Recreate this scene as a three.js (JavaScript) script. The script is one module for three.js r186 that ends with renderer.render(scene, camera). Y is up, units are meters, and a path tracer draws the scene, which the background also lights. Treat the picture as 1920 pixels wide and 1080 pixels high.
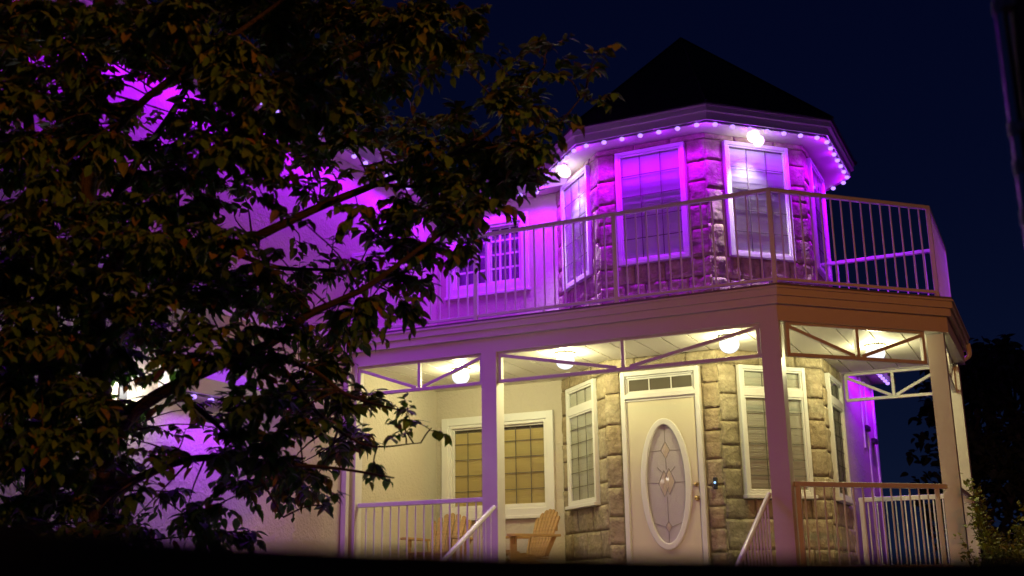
import * as THREE from 'three';
import { mergeGeometries, toCreasedNormals } from 'three/addons/utils/BufferGeometryUtils.js';
import { RoundedBoxGeometry } from 'three/addons/geometries/RoundedBoxGeometry.js';

// ------------------------------------------------------------------ camera, sky, light, exposure
const scene = new THREE.Scene();
const camera = new THREE.PerspectiveCamera(28.524, 16 / 9, 0.1, 2000);
camera.position.set(4.118, 0.821, 14.338);
{
  const yaw = -0.4449, pitch = 0.2566, roll = -0.0149;
  const f = new THREE.Vector3(Math.sin(yaw) * Math.cos(pitch), Math.sin(pitch), -Math.cos(yaw) * Math.cos(pitch));
  const r0 = new THREE.Vector3(Math.cos(yaw), 0, Math.sin(yaw)), u0 = new THREE.Vector3().crossVectors(r0, f);
  const r = r0.clone().multiplyScalar(Math.cos(roll)).addScaledVector(u0, Math.sin(roll));
  const u = u0.clone().multiplyScalar(Math.cos(roll)).addScaledVector(r0, -Math.sin(roll));
  camera.quaternion.setFromRotationMatrix(new THREE.Matrix4().makeBasis(r, u, f.clone().negate()));
}
camera.focus = 12.8;
camera.userData.fStop = 2.2;
scene.add(camera);

const renderer = new THREE.WebGLRenderer({ antialias: true });
renderer.toneMapping = THREE.LinearToneMapping;
renderer.toneMappingExposure = 1;
renderer.shadowMap.enabled = true;

{ // clear night sky a while after dusk: deep blue, a little paler down at the horizon all the way round
  const W = 64, H = 64, d = new Float32Array(W * H * 4);
  for (let j = 0; j < H; j++) {
    const el = ((j + 0.5) / H - 0.5) * Math.PI, s = Math.max(0, el);
    const k = Math.exp(-s / 0.16), m = Math.exp(-s / 0.6);
    for (let i = 0; i < W; i++) {
      const o = (j * W + i) * 4;
      d[o] = 0.0006 + 0.0045 * k; d[o + 1] = 0.0012 + 0.0080 * k + 0.0008 * m; d[o + 2] = 0.0078 + 0.0105 * k + 0.0108 * m; d[o + 3] = 1;
    }
  }
  const t = new THREE.DataTexture(d, W, H, THREE.RGBAFormat, THREE.FloatType);
  t.mapping = THREE.EquirectangularReflectionMapping; t.magFilter = THREE.LinearFilter; t.minFilter = THREE.LinearFilter; t.needsUpdate = true;
  scene.background = t; scene.environment = t;
}
const unseenFaintLight = new THREE.DirectionalLight(new THREE.Color().setRGB(1, 0.8, 0.6), 0.012);   // very faint warm light from an unseen source behind the viewer
unseenFaintLight.position.set(20, 18, 26); unseenFaintLight.castShadow = true; unseenFaintLight.shadow.radius = 20;
scene.add(unseenFaintLight);

const PURPLE = new THREE.Color().setRGB(0.32, 0.001, 1.0);
const WARM = new THREE.Color().setRGB(1.0, 0.96, 0.49);
const FLOOD = new THREE.Color().setRGB(1.0, 0.97, 0.88);
const SODIUM = new THREE.Color().setRGB(1.0, 0.29, 0.03);
const I_LED = 4.2, I_PORCH = 3.45, I_FLOOD = 15, I_STREET = 122;

// ------------------------------------------------------------------ helpers
let seed = 12345;
function rnd() { seed = (seed * 1664525 + 1013904223) >>> 0; return seed / 4294967296; }
const rr = (a, b) => a + (b - a) * rnd();
const V = (x, y, z) => new THREE.Vector3(x, y, z);
const used = {};
function numbered(n) { if (!(n in used)) { used[n] = 0; return n; } used[n]++; return n + '_' + String(used[n]).padStart(3, '0'); }
function boxUV(g) {                                                   // uv in metres, by the way each face points
  if (g.index) g = g.toNonIndexed();
  g.computeVertexNormals();
  const p = g.attributes.position, n = p.count, uv = new Float32Array(n * 2), a = V(), b = V(), c = V();
  for (let i = 0; i < n; i += 3) {
    a.fromBufferAttribute(p, i); b.fromBufferAttribute(p, i + 1); c.fromBufferAttribute(p, i + 2);
    const e = b.clone().sub(a).cross(c.clone().sub(a)), x = Math.abs(e.x), y = Math.abs(e.y), z = Math.abs(e.z);
    [a, b, c].forEach((q, k) => {
      const [u, v] = y > x && y > z ? [q.x, q.z] : x > z ? [q.z, q.y] : [q.x, q.y];
      uv[(i + k) * 2] = u; uv[(i + k) * 2 + 1] = v;
    });
  }
  g.setAttribute('uv', new THREE.BufferAttribute(uv, 2));
  return g;
}
function strip(g) { const q = g.index ? g.toNonIndexed() : g; for (const k of Object.keys(q.attributes)) if (!['position', 'normal', 'uv'].includes(k)) q.deleteAttribute(k); if (!q.attributes.normal) q.computeVertexNormals(); return q; }
function merge(list) { return list.length === 1 ? list[0] : mergeGeometries(list.map(strip)); }
function mesh(name, geo, mat, parent) {
  const m = new THREE.Mesh(Array.isArray(geo) ? merge(geo) : geo, mat);
  m.name = numbered(name); m.castShadow = m.receiveShadow = true;
  if (parent) parent.add(m);
  return m;
}
function group(name, parent) { const g = new THREE.Group(); g.name = numbered(name); if (parent) parent.add(g); return g; }
function thing(name, label, category, pos = [0, 0, 0], grp) {
  const o = group(name, scene); o.position.set(...pos); o.userData = { label, category }; if (grp) o.userData.group = grp; return o;
}
const bx = (x0, x1, y0, y1, z0, z1) => boxUV(new THREE.BoxGeometry(x1 - x0, y1 - y0, z1 - z0).translate((x0 + x1) / 2, (y0 + y1) / 2, (z0 + z1) / 2));
function rb(x0, x1, y0, y1, z0, z1, r = 0.006) {                      // box with eased edges
  const q = Math.min(r, (x1 - x0) * 0.45, (y1 - y0) * 0.45, (z1 - z0) * 0.45);
  return strip(new RoundedBoxGeometry(x1 - x0, y1 - y0, z1 - z0, 1, q).translate((x0 + x1) / 2, (y0 + y1) / 2, (z0 + z1) / 2));
}
function bar(a, b, w, h, up = V(0, 1, 0)) {                           // a rectangular bar from a to b
  const d = b.clone().sub(a), L = d.length(), z = d.clone().normalize(), x = new THREE.Vector3().crossVectors(up, z).normalize(), y = new THREE.Vector3().crossVectors(z, x);
  const g = strip(new RoundedBoxGeometry(w, h, L, 1, Math.min(w, h) * 0.15));
  g.applyMatrix4(new THREE.Matrix4().makeBasis(x, y, z).setPosition(a.clone().add(b).multiplyScalar(0.5)));
  return g;
}
function rod(a, b, r, r2 = r, seg = 10) {
  const d = b.clone().sub(a), g = new THREE.CylinderGeometry(r2, r, d.length(), seg, 1);
  g.applyQuaternion(new THREE.Quaternion().setFromUnitVectors(V(0, 1, 0), d.clone().normalize()));
  const m = a.clone().add(b).multiplyScalar(0.5); return strip(g.translate(m.x, m.y, m.z));
}
function taper(pts, rad, seg = 8, per = 5) {                          // smooth tapering limb through points
  const c = new THREE.CatmullRomCurve3(pts), n = (pts.length - 1) * per, pos = [], uv = [], idx = [];
  const fr = c.computeFrenetFrames(n, false);
  for (let i = 0; i <= n; i++) {
    const t = i / n, q = t * (pts.length - 1), k = Math.min(pts.length - 2, Math.floor(q)), R = rad[k] + (rad[k + 1] - rad[k]) * (q - k), p = c.getPoint(t);
    for (let j = 0; j <= seg; j++) {
      const a = j / seg * Math.PI * 2, w = R * (1 + 0.10 * Math.sin(a * 3 + i * 0.7));
      const v = p.clone().addScaledVector(fr.normals[i], Math.cos(a) * w).addScaledVector(fr.binormals[i], Math.sin(a) * w);
      pos.push(v.x, v.y, v.z); uv.push(j / seg * 6.28 * R, t * 3);
    }
  }
  for (let i = 0; i < n; i++) for (let j = 0; j < seg; j++) { const a = i * (seg + 1) + j, b = a + seg + 1; idx.push(a, b, a + 1, b, b + 1, a + 1); }
  const g = new THREE.BufferGeometry();
  g.setAttribute('position', new THREE.Float32BufferAttribute(pos, 3)); g.setAttribute('uv', new THREE.Float32BufferAttribute(uv, 2)); g.setIndex(idx); g.computeVertexNormals();
  return g;
}
function prism(pts, y0, y1) {                                         // plan outline [[x, z], ...] pulled up from y0 to y1
  const s = new THREE.Shape(pts.map(([x, z]) => new THREE.Vector2(x, -z)));
  return boxUV(new THREE.ExtrudeGeometry(s, { depth: y1 - y0, bevelEnabled: false }).rotateX(-Math.PI / 2).translate(0, y0, 0));
}
function clip(poly, axis, lim, keepLess) {                            // half-plane cut of a plan outline
  const out = [], inside = p => keepLess ? p[axis] <= lim : p[axis] >= lim;
  poly.forEach((p, i) => {
    const q = poly[(i + 1) % poly.length], a = inside(p), b = inside(q);
    if (a) out.push(p);
    if (a !== b) { const t = (lim - p[axis]) / (q[axis] - p[axis]); out.push([p[0] + (q[0] - p[0]) * t, p[1] + (q[1] - p[1]) * t]); }
  });
  return out;
}
// ---- noise textures
function hash(x, y, s) { let h = (x * 374761393 + y * 668265263 + s * 974634777) | 0; h = Math.imul(h ^ (h >>> 13), 1274126177); return ((h ^ (h >>> 16)) >>> 0) / 4294967296; }
function vnoise(x, y, per, s) {
  const xi = Math.floor(x), yi = Math.floor(y), fx = x - xi, fy = y - yi, u = fx * fx * (3 - 2 * fx), v = fy * fy * (3 - 2 * fy), w = q => ((q % per) + per) % per;
  const a = hash(w(xi), w(yi), s), b = hash(w(xi + 1), w(yi), s), c = hash(w(xi), w(yi + 1), s), d = hash(w(xi + 1), w(yi + 1), s);
  return a + (b - a) * u + (c - a) * v + (a - b - c + d) * u * v;
}
function fbm(x, y, per, oct, s) { let r = 0, a = 0.5, t = 0; for (let o = 0; o < oct; o++) { r += a * vnoise(x, y, per, s + o); t += a; a *= 0.55; x *= 2; y *= 2; per *= 2; } return r / t; }
function tex(N, fn, metres, color) {                                  // square tile, repeat so that it covers that many metres
  const d = new Uint8Array(N * N * 4);
  for (let j = 0; j < N; j++) for (let i = 0; i < N; i++) { const c = fn(i / N, j / N), o = (j * N + i) * 4; for (let k = 0; k < 3; k++) d[o + k] = Math.max(0, Math.min(255, 255 * (Array.isArray(c) ? c[k] : c))); d[o + 3] = 255; }
  const t = new THREE.DataTexture(d, N, N, THREE.RGBAFormat); t.wrapS = t.wrapT = THREE.RepeatWrapping; t.magFilter = THREE.LinearFilter; t.minFilter = THREE.LinearFilter;
  t.repeat.set(1 / metres, 1 / metres); if (color) t.colorSpace = THREE.SRGBColorSpace; t.needsUpdate = true; return t;
}
const stuccoBump = tex(512, (u, v) => { const a = fbm(u * 24, v * 24, 24, 4, 3), b = fbm(u * 60, v * 60, 60, 2, 9); return 0.6 * Math.max(0.35, a) + 0.4 * b; }, 1.3);
const stoneBump = tex(512, (u, v) => { const a = fbm(u * 10, v * 10, 10, 5, 21), b = 1 - Math.abs(2 * fbm(u * 8, v * 8, 8, 4, 33) - 1); return 0.55 * a + 0.45 * b; }, 0.6);
const stoneTone = tex(256, (u, v) => { const a = fbm(u * 8, v * 8, 8, 5, 41), b = fbm(u * 30, v * 30, 30, 2, 43), k = 0.66 + 0.30 * a + 0.12 * (b - 0.5); return [k, k * (0.985 + 0.03 * b), k * (0.95 + 0.07 * a)]; }, 0.5, true);
const woodTone = tex(256, (u, v) => { const a = fbm(u * 4, v * 60, 60, 3, 51), k = 0.78 + 0.22 * a; return [k, k, k]; }, 0.5, true);
const paintRough = tex(256, (u, v) => 0.45 + 0.3 * fbm(u * 12, v * 12, 12, 4, 61), 0.9);
const paintBump = tex(256, (u, v) => fbm(u * 20, v * 20, 20, 3, 63), 0.25);
const barkBump = tex(256, (u, v) => { const a = fbm(u * 24, v * 6, 24, 4, 71); return Math.abs(2 * a - 1); }, 0.5);
const shingleBump = tex(256, (u, v) => { const r = Math.floor(v * 8), c = (u * 6 + (r % 2) * 0.5) % 1; return (1 - (v * 8) % 1) * 0.7 + 0.2 * fbm(u * 16, v * 16, 16, 2, 81) - (c < 0.05 ? 0.3 : 0); }, 1.1);
const groundTone = tex(256, (u, v) => { const a = fbm(u * 16, v * 16, 16, 5, 91); return [0.6 + 0.4 * a, 0.65 + 0.35 * a, 0.5 + 0.4 * a]; }, 2.3, true);
const frostBump = tex(256, (u, v) => fbm(u * 30, v * 30, 30, 3, 101), 0.3);
const leafTone = tex(128, (u, v) => { const k = 0.75 + 0.25 * fbm(u * 8, v * 8, 8, 3, 111); return [k, k, k]; }, 1, true);

const rgb = (r, g, b) => new THREE.Color().setRGB(r, g, b);
const std = (c, o = {}) => new THREE.MeshStandardMaterial({ color: c, roughness: 0.8, ...o });
const M = {
  trim: std(rgb(0.74, 0.72, 0.67), { roughness: 0.55, roughnessMap: paintRough, bumpMap: paintBump, bumpScale: 0.0006 }),
  beam: std(rgb(0.66, 0.62, 0.56), { roughness: 0.6, roughnessMap: paintRough, bumpMap: paintBump, bumpScale: 0.0008 }),
  rail: std(rgb(0.72, 0.70, 0.67), { roughness: 0.4, roughnessMap: paintRough }),
  stucco: std(rgb(0.54, 0.47, 0.37), { roughness: 0.95, bumpMap: stuccoBump, bumpScale: 0.012 }),
  ceiling: std(rgb(0.66, 0.61, 0.52), { roughness: 0.7 }),
  mortar: std(rgb(0.40, 0.32, 0.22), { roughness: 0.95, bumpMap: stuccoBump, bumpScale: 0.01 }),
  roof: std(rgb(0.010, 0.0095, 0.0095), { roughness: 0.95, bumpMap: shingleBump, bumpScale: 0.02 }),
  door: std(rgb(0.68, 0.62, 0.44), { roughness: 0.5, bumpMap: paintBump, bumpScale: 0.0006 }),
  lead: std(rgb(0.30, 0.27, 0.25), { roughness: 0.5 }),
  grille: std(rgb(0.14, 0.12, 0.09), { roughness: 0.5 }),
  brass: std(rgb(0.55, 0.40, 0.20), { roughness: 0.3, metalness: 1 }),
  dark: std(rgb(0.02, 0.02, 0.022), { roughness: 0.6 }),
  wood: std(rgb(0.56, 0.34, 0.12), { roughness: 0.6, map: woodTone }),
  concrete: std(rgb(0.42, 0.39, 0.34), { bumpMap: stuccoBump, bumpScale: 0.004 }),
  membrane: std(rgb(0.16, 0.14, 0.14), { roughness: 0.9 }),
  blind: std(rgb(0.60, 0.57, 0.48), { roughness: 0.7 }),
  blindWarm: std(rgb(0.55, 0.42, 0.16), { roughness: 0.7 }),
  blindUp: std(rgb(0.70, 0.68, 0.66), { roughness: 0.7 }),
  room: std(rgb(0.10, 0.085, 0.06), { roughness: 0.9 }),
  frost: new THREE.MeshPhysicalMaterial({ color: rgb(0.50, 0.45, 0.46), roughness: 0.28, bumpMap: frostBump, bumpScale: 0.002, clearcoat: 0.6, clearcoatRoughness: 0.15 }),
  bevel: new THREE.MeshPhysicalMaterial({ color: rgb(0.55, 0.45, 0.38), roughness: 0.12, clearcoat: 1, clearcoatRoughness: 0.05 }),
  glass: new THREE.MeshPhysicalMaterial({ color: rgb(0.94, 0.96, 0.95), roughness: 0.02, transmission: 1, thickness: 0, ior: 1.5 }),
  bark: std(rgb(0.055, 0.040, 0.030), { roughness: 0.95, bumpMap: barkBump, bumpScale: 0.012 }),
  ground: std(rgb(0.035, 0.045, 0.020), { roughness: 1, map: groundTone }),
  led: std(rgb(0.1, 0.05, 0.2), { emissive: rgb(0.75, 0.42, 1.8), emissiveIntensity: 1 }),
  dome: std(rgb(0.5, 0.5, 0.5), { emissive: rgb(0.85, 0.95, 1.15), emissiveIntensity: 1 }),
  flood: std(rgb(0.5, 0.5, 0.5), { emissive: rgb(1.5, 1.3, 1.0), emissiveIntensity: 1 }),
};
const stones = [[0.54, 0.43, 0.275], [0.59, 0.475, 0.315], [0.50, 0.39, 0.25], [0.57, 0.455, 0.30], [0.52, 0.40, 0.245]].map(c => std(rgb(...c), { roughness: 0.92, map: stoneTone, bumpMap: stoneBump, bumpScale: 0.022 }));

// ------------------------------------------------------------------ ground
{
  const g = new THREE.CircleGeometry(600, 64).rotateX(-Math.PI / 2), p = g.attributes.position, uv = g.attributes.uv;
  for (let i = 0; i < p.count; i++) uv.setXY(i, p.getX(i), p.getZ(i));
  const o = mesh('ground', g, M.ground, scene); o.userData.kind = 'structure'; o.userData.label = 'dark lawn around the house';
}

{
  const o = mesh('unseen_front_path', bx(-1.9, 1.8, 0.002, 0.03, 4.0, 12), M.concrete, scene); o.userData.kind = 'structure'; o.userData.label = 'unseen concrete path to the porch steps, laid to bounce light upward';  // out of view; laid to bounce porch light up onto the posts
}
// ------------------------------------------------------------------ the house
const house = thing('house', 'stucco and stone house with an octagonal turret above a wraparound porch', 'house');
const T22 = Math.tan(Math.PI / 8), ANG = Math.PI / 4;
const FLOOR = 0.85, CEIL = 3.44, BEAM0 = 3.43, DECK = 3.79, SOFFIT = 6.13;
const oct = (a) => Array.from({ length: 8 }, (_, i) => { const t = (i + 0.5) * ANG, R = a / Math.cos(Math.PI / 8); return [R * Math.sin(t), R * Math.cos(t)]; });
const XW = -3.57, ZF = 0.704;                                          // side wall of the wing, front wall between wing and turret
const porchPlan = (e) => {                                             // porch outline grown by e
  const b = 2.85 + e, c = 3.2 + e, d = 3.2 + e, r = -0.85 - e, k = Math.SQRT2;
  return [[XW, b], [c * k - b, b], [d, c * k - d], [d, r], [1.2, r], [1.2, 0.2], [XW, 0.2]];
};

// stones of one face of the turret
function stoneFace(wall, k, y0, y1, openings, rough, dFront, half = 0.704) {
  const ys = new Set([y0, y1]); openings.forEach(o => { ys.add(Math.max(y0, o.y0)); ys.add(Math.min(y1, o.y1)); });
  const bands = [...ys].sort((a, b) => a - b);
  for (let b = 0; b < bands.length - 1; b++) {
    const B0 = bands[b], B1 = bands[b + 1]; if (B1 - B0 < 0.02) continue;
    const mid = (B0 + B1) / 2, free = [];
    let s = -half;
    openings.filter(o => o.y0 < mid && o.y1 > mid).sort((p, q) => p.s0 - q.s0).forEach(o => { if (o.s0 - s > 0.03) free.push([s, o.s0]); s = o.s1; });
    if (half - s > 0.03) free.push([s, half]);
    for (const [f0, f1] of free) {
      const n = Math.max(1, Math.round((B1 - B0) / rr(0.25, 0.34))), hs = Array.from({ length: n }, () => rr(0.75, 1.25)), H = hs.reduce((p, q) => p + q, 0);
      let y = B0;
      for (const h of hs) {
        const y2 = y + h / H * (B1 - B0);
        const m = Math.max(1, Math.round((f1 - f0) / rr(0.26, 0.46))), ws = Array.from({ length: m }, () => rr(0.7, 1.3)), Wt = ws.reduce((p, q) => p + q, 0);
        let x = f0;
        for (const w of ws) { const x2 = x + w / Wt * (f1 - f0); oneStone(wall, k, x, x2, y, y2, rough, dFront); x = x2; }
        y = y2;
      }
    }
  }
}
function oneStone(wall, k, x0, x1, y0, y1, rough, d) {
  const g = 0.0016, nx = Math.max(5, Math.min(10, Math.round((x1 - x0) / 0.036))), ny = Math.max(5, Math.min(8, Math.round((y1 - y0) / 0.036))), pos = [], uv = [], idx = [], so = Math.floor(rnd() * 9999), out = rnd() < 0.2 ? rr(0.006, 0.014) : rr(0, 0.006), ox = rnd(), oy = rnd();
  const tiltX = rr(-0.012, 0.012), tiltY = rr(-0.014, 0.014);
  const jit = (u, q) => (fbm(u * 3 + so, q * 7, 4096, 2, so) - 0.5) * 0.012;
  for (let j = 0; j <= ny; j++) for (let i = 0; i <= nx; i++) {
    const u = i / nx, v = j / ny;
    let x = x0 + g + (x1 - x0 - 2 * g) * u, y = y0 + g + (y1 - y0 - 2 * g) * v;
    x += (u < 0.5 ? 1 : -1) * Math.abs(jit(v, u < 0.5 ? 1 : 2)) * (Math.abs(u - 0.5) * 2);
    y += (v < 0.5 ? 1 : -1) * Math.abs(jit(u, v < 0.5 ? 3 : 4)) * (Math.abs(v - 0.5) * 2);
    const ex = Math.min(x - x0, x1 - x) , ey = Math.min(y - y0, y1 - y), e = Math.min(ex, ey), fall = Math.min(1, Math.max(0, (e - g * 0.7) / 0.007));
    const nz = (fbm((x1 - x0) * u * 13 + so, (y1 - y0) * v * 13, 4096, 3, so + 5) - 0.5) * rough;
    let z = d + out * fall + nz * fall - (1 - fall) * 0.008 + ((u - 0.5) * tiltX + (v - 0.5) * tiltY) * fall;
    pos.push(x, y, z); uv.push(x + ox, y + oy);
  }
  const W = nx + 1;
  for (let j = 0; j < ny; j++) for (let i = 0; i < nx; i++) { const a = j * W + i; if ((i + j) % 2) idx.push(a, a + 1, a + W, a + 1, a + W + 1, a + W); else idx.push(a, a + 1, a + W + 1, a, a + W + 1, a + W); }
  const rim = []; for (let i = 0; i <= nx; i++) rim.push(i); for (let j = 1; j <= ny; j++) rim.push(j * W + nx); for (let i = nx - 1; i >= 0; i--) rim.push(ny * W + i); for (let j = ny - 1; j > 0; j--) rim.push(j * W);
  const base = pos.length / 3; rim.forEach(a => { pos.push(pos[a * 3], pos[a * 3 + 1], d - 0.095); uv.push(uv[a * 2] + 0.05, uv[a * 2 + 1]); });
  rim.forEach((a, i) => { const b = rim[(i + 1) % rim.length], c = base + i, e = base + (i + 1) % rim.length; idx.push(a, c, b, b, c, e); });
  const q = new THREE.BufferGeometry(); q.setAttribute('position', new THREE.Float32BufferAttribute(pos, 3)); q.setAttribute('uv', new THREE.Float32BufferAttribute(uv, 2)); q.setIndex(idx); q.computeVertexNormals();
  q.rotateY(k * ANG);
  mesh('stone', q, stones[Math.floor(rnd() * stones.length)], wall);
}

// a window standing in a wall face; local x along the wall, y up, z outwards (zF = front of the frame)
function makeWindow(parent, o) {
  const w = group('window', parent); w.rotation.y = o.turn || 0; w.position.set(...(o.at || [0, 0, 0]));
  const { x0, x1, y0, y1, zF, zB } = o, fw = o.fw || 0.055, fr = [];
  const frameOf = (a, b, c, d, t, z0, z1) => [rb(a, a + t, c, d, z0, z1), rb(b - t, b, c, d, z0, z1), rb(a + t - 0.002, b - t + 0.002, d - t, d, z0, z1 - 0.002), rb(a + t - 0.002, b - t + 0.002, c, c + t, z0, z1 - 0.002)];
  fr.push(...frameOf(x0, x1, y0, y1, fw, zB, zF));
  if (o.casing) fr.push(...frameOf(x0 - o.casing, x1 + o.casing, y0 - o.casing, y1 + o.casing, o.casing + 0.004, zF - 0.05, zF + 0.02));
  if (o.sill !== false) fr.push(rb(x0 - 0.02 - (o.casing || 0), x1 + 0.02 + (o.casing || 0), y0 - 0.03 - (o.casing || 0), y0 + 0.012 - (o.casing || 0), zB, zF + 0.035));
  const cells = [];
  let ya = y0 + fw, yb = y1 - fw, xa = x0 + fw, xb = x1 - fw;
  if (o.bar) { fr.push(rb(xa - 0.002, xb + 0.002, o.bar - 0.045, o.bar + 0.045, zB, zF - 0.004)); cells.push([xa, xb, o.bar + 0.045, yb, o.topCols || 2, 1]); yb = o.bar - 0.045; }
  if (o.mullion) { const n = o.mullion; for (let i = 0; i < n; i++) { const a = xa + (xb - xa) * i / n, b = xa + (xb - xa) * (i + 1) / n; if (i) fr.push(rb(a - 0.03, a + 0.03, ya, yb, zB, zF - 0.006)); cells.push([a + (i ? 0.03 : 0), b - (i < n - 1 ? 0.03 : 0), ya, yb, o.cols, o.rows]); } }
  else cells.push([xa, xb, ya, yb, o.cols, o.rows]);
  const zg = zF - (o.deep || 0.05), gr = [], bl = [];
  for (const [a, b, c, d, cols, rows] of cells) {
    fr.push(...frameOf(a, b, c, d, 0.022, zg - 0.02, zg + 0.014));
    const gl = new THREE.PlaneGeometry(b - a - 0.04, d - c - 0.04).translate((a + b) / 2, (c + d) / 2, zg);
    const pane = mesh('pane', gl, M.glass, w); pane.castShadow = false;
    const t = o.bars || 0.008;
    for (let i = 1; i < cols; i++) { const x = a + (b - a) * i / cols; gr.push(bx(x - t / 2, x + t / 2, c + 0.015, d - 0.015, zg - 0.010, zg - 0.003 + (o.bars ? 0.014 : 0))); }
    for (let j = 1; j < rows; j++) { const y = c + (d - c) * j / rows; gr.push(bx(a + 0.015, b - 0.015, y - t / 2, y + t / 2, zg - 0.0098, zg - 0.0032 + (o.bars ? 0.014 : 0))); }
    if (o.blind) { for (let y = c + 0.012; y < d - 0.012 - (o.gapTop && rows > 1 ? o.gapTop : 0); y += 0.03) { const q = new THREE.BoxGeometry(b - a - 0.02, 0.032, 0.0025); q.rotateX(0.38 + rr(-0.06, 0.06)).translate((a + b) / 2, y + 0.015, zg - 0.026 + rr(-0.001, 0.001)); bl.push(q); } }
    else bl.push(bx(a, b, c, d, zg - 0.05, zg - 0.046));
  }
  mesh('frame', fr, M.trim, w);
  if (gr.length) mesh('grille', gr, o.bars ? M.trim : M.grille, w);
  if (bl.length) mesh(o.blind ? 'blinds' : 'curtain', bl, o.blind || o.dim || M.room, w);
  mesh('backing', bx(x0 + 0.01, x1 - 0.01, y0 + 0.01, y1 - 0.01, zB - 0.03, zB + 0.006 + (o.turn !== undefined || o.zB > 1.5 ? 0.075 : 0)), M.room, w);
  return w;
}

// --- turret, lower storey
{
  const wallL = mesh('stone_wall', prism(oct(1.672), 0, CEIL + 0.2), M.mortar, house);
  const winC = { x0: -0.448, x1: 0.443, y0: 1.76, y1: 3.262 };
  for (const k of [-1, 1, 2]) makeWindow(house, { ...winC, turn: k * ANG, zF: 1.735, zB: 1.60, bar: 2.945, topCols: 3, cols: 3, rows: 6, blind: M.blind, fw: 0.05, deep: 0.024 });
  const open = { s0: -0.46, s1: 0.455, y0: 1.73, y1: 3.27 };
  for (const k of [-1, 1, 2]) stoneFace(wallL, k, FLOOR, CEIL, [open], 0.034, 1.69);
  stoneFace(wallL, 0, FLOOR, CEIL, [{ s0: -0.50, s1: 0.495, y0: FLOOR, y1: 3.272 }], 0.034, 1.69);
  // front door with its transom
  const dr = group('door', house), zF = 1.735, X0 = -0.487, X1 = 0.480;
  const ell = (a, b, n = 48) => { const s = new THREE.Shape(); s.absellipse(0.02, 1.93, a, b, 0, Math.PI * 2); return s; };
  mesh('door_frame', [rb(X0, X0 + 0.055, FLOOR, 3.26, 1.60, zF), rb(X1 - 0.055, X1, FLOOR, 3.26, 1.60, zF), rb(X0 + 0.053, X1 - 0.053, 3.205, 3.26, 1.60, zF - 0.003), rb(X0 + 0.053, X1 - 0.053, 2.93, 2.985, 1.60, zF + 0.006), rb(X0 + 0.053, X1 - 0.053, 2.90, 2.932, 1.60, zF - 0.02), rb(X0 + 0.053, X0 + 0.075, FLOOR, 2.902, 1.6, 1.70), rb(X1 - 0.075, X1 - 0.053, FLOOR, 2.902, 1.6, 1.70)], M.trim, dr);
  const slab = new THREE.Shape([[X0 + 0.075, FLOOR], [X1 - 0.075, FLOOR], [X1 - 0.075, 2.9], [X0 + 0.075, 2.9]].map(p => new THREE.Vector2(...p)));
  slab.holes.push(new THREE.Path().absellipse(0.02, 1.93, 0.245, 0.69, 0, Math.PI * 2));
  const sg = boxUV(new THREE.ExtrudeGeometry(slab, { depth: 0.045, bevelEnabled: false, curveSegments: 48 }).translate(0, 0, 1.657));
  mesh('door_slab', sg, M.door, dr);
  const ring = ell(0.29, 0.735); ring.holes.push(new THREE.Path().absellipse(0.02, 1.93, 0.245, 0.688, 0, Math.PI * 2));
  mesh('oval_frame', strip(new THREE.ExtrudeGeometry(ring, { depth: 0.012, bevelEnabled: true, bevelSize: 0.014, bevelThickness: 0.016, bevelSegments: 4, curveSegments: 64 }).translate(0, 0, 1.695)), M.trim, dr);
  mesh('oval_glass', boxUV(new THREE.ExtrudeGeometry(ell(0.25, 0.694), { depth: 0.008, bevelEnabled: false, curveSegments: 48 }).translate(0, 0, 1.672)), M.frost, dr);
  // leaded lines
  const L = [], zl = 1.683, ln = (x0, y0, x1, y1, r = 0.003) => L.push(rod(V(x0 + 0.02, y0, zl), V(x1 + 0.02, y1, zl), r, r, 6));
  const dia = (cx, cy, w, h) => { ln(cx - w, cy, cx, cy + h); ln(cx, cy + h, cx + w, cy); ln(cx + w, cy, cx, cy - h); ln(cx, cy - h, cx - w, cy); };
  dia(0, 2.31, 0.055, 0.10); dia(-0.03, 1.93, 0.07, 0.15); dia(0.03, 1.95, 0.07, 0.15); dia(0, 1.44, 0.04, 0.06);
  ln(0, 2.60, 0, 2.41); ln(0, 2.21, 0, 2.09); ln(0, 1.78, 0, 1.50); ln(0, 1.38, 0, 1.26);
  for (const s of [-1, 1]) { ln(s * 0.21, 2.30, s * 0.055, 2.31); ln(s * 0.245, 1.94, s * 0.10, 1.94); ln(s * 0.21, 1.50, s * 0.04, 1.44); ln(s * 0.11, 2.12, s * 0.055, 2.06); }
  mesh('leading', L, M.lead, dr);
  const bev = (cx, cy, w, h) => { const c = new THREE.ConeGeometry(1, 1, 4, 1, true).rotateX(Math.PI / 2).scale(w, h, 0.012); return strip(c.translate(cx + 0.02, cy, 1.686)); };
  mesh('bevelled_diamond', [bev(0, 2.31, 0.052, 0.096), bev(0.03, 1.95, 0.06, 0.14), bev(-0.03, 1.93, 0.06, 0.14), bev(0, 1.44, 0.036, 0.055)], M.bevel, dr);
  for (const [y, r] of [[1.90, 0.027], [1.745, 0.031]]) mesh(y > 1.8 ? 'deadbolt' : 'door_knob', [strip(new THREE.CylinderGeometry(r, r * 1.05, 0.012, 20).rotateX(Math.PI / 2).translate(0.375, y, 1.708)), strip(new THREE.SphereGeometry(r * 0.85, 16, 12).translate(0.375, y, 1.74)), strip(new THREE.CylinderGeometry(r * 0.35, r * 0.35, 0.03, 10).rotateX(Math.PI / 2).translate(0.375, y, 1.722))], M.brass, dr);
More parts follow.
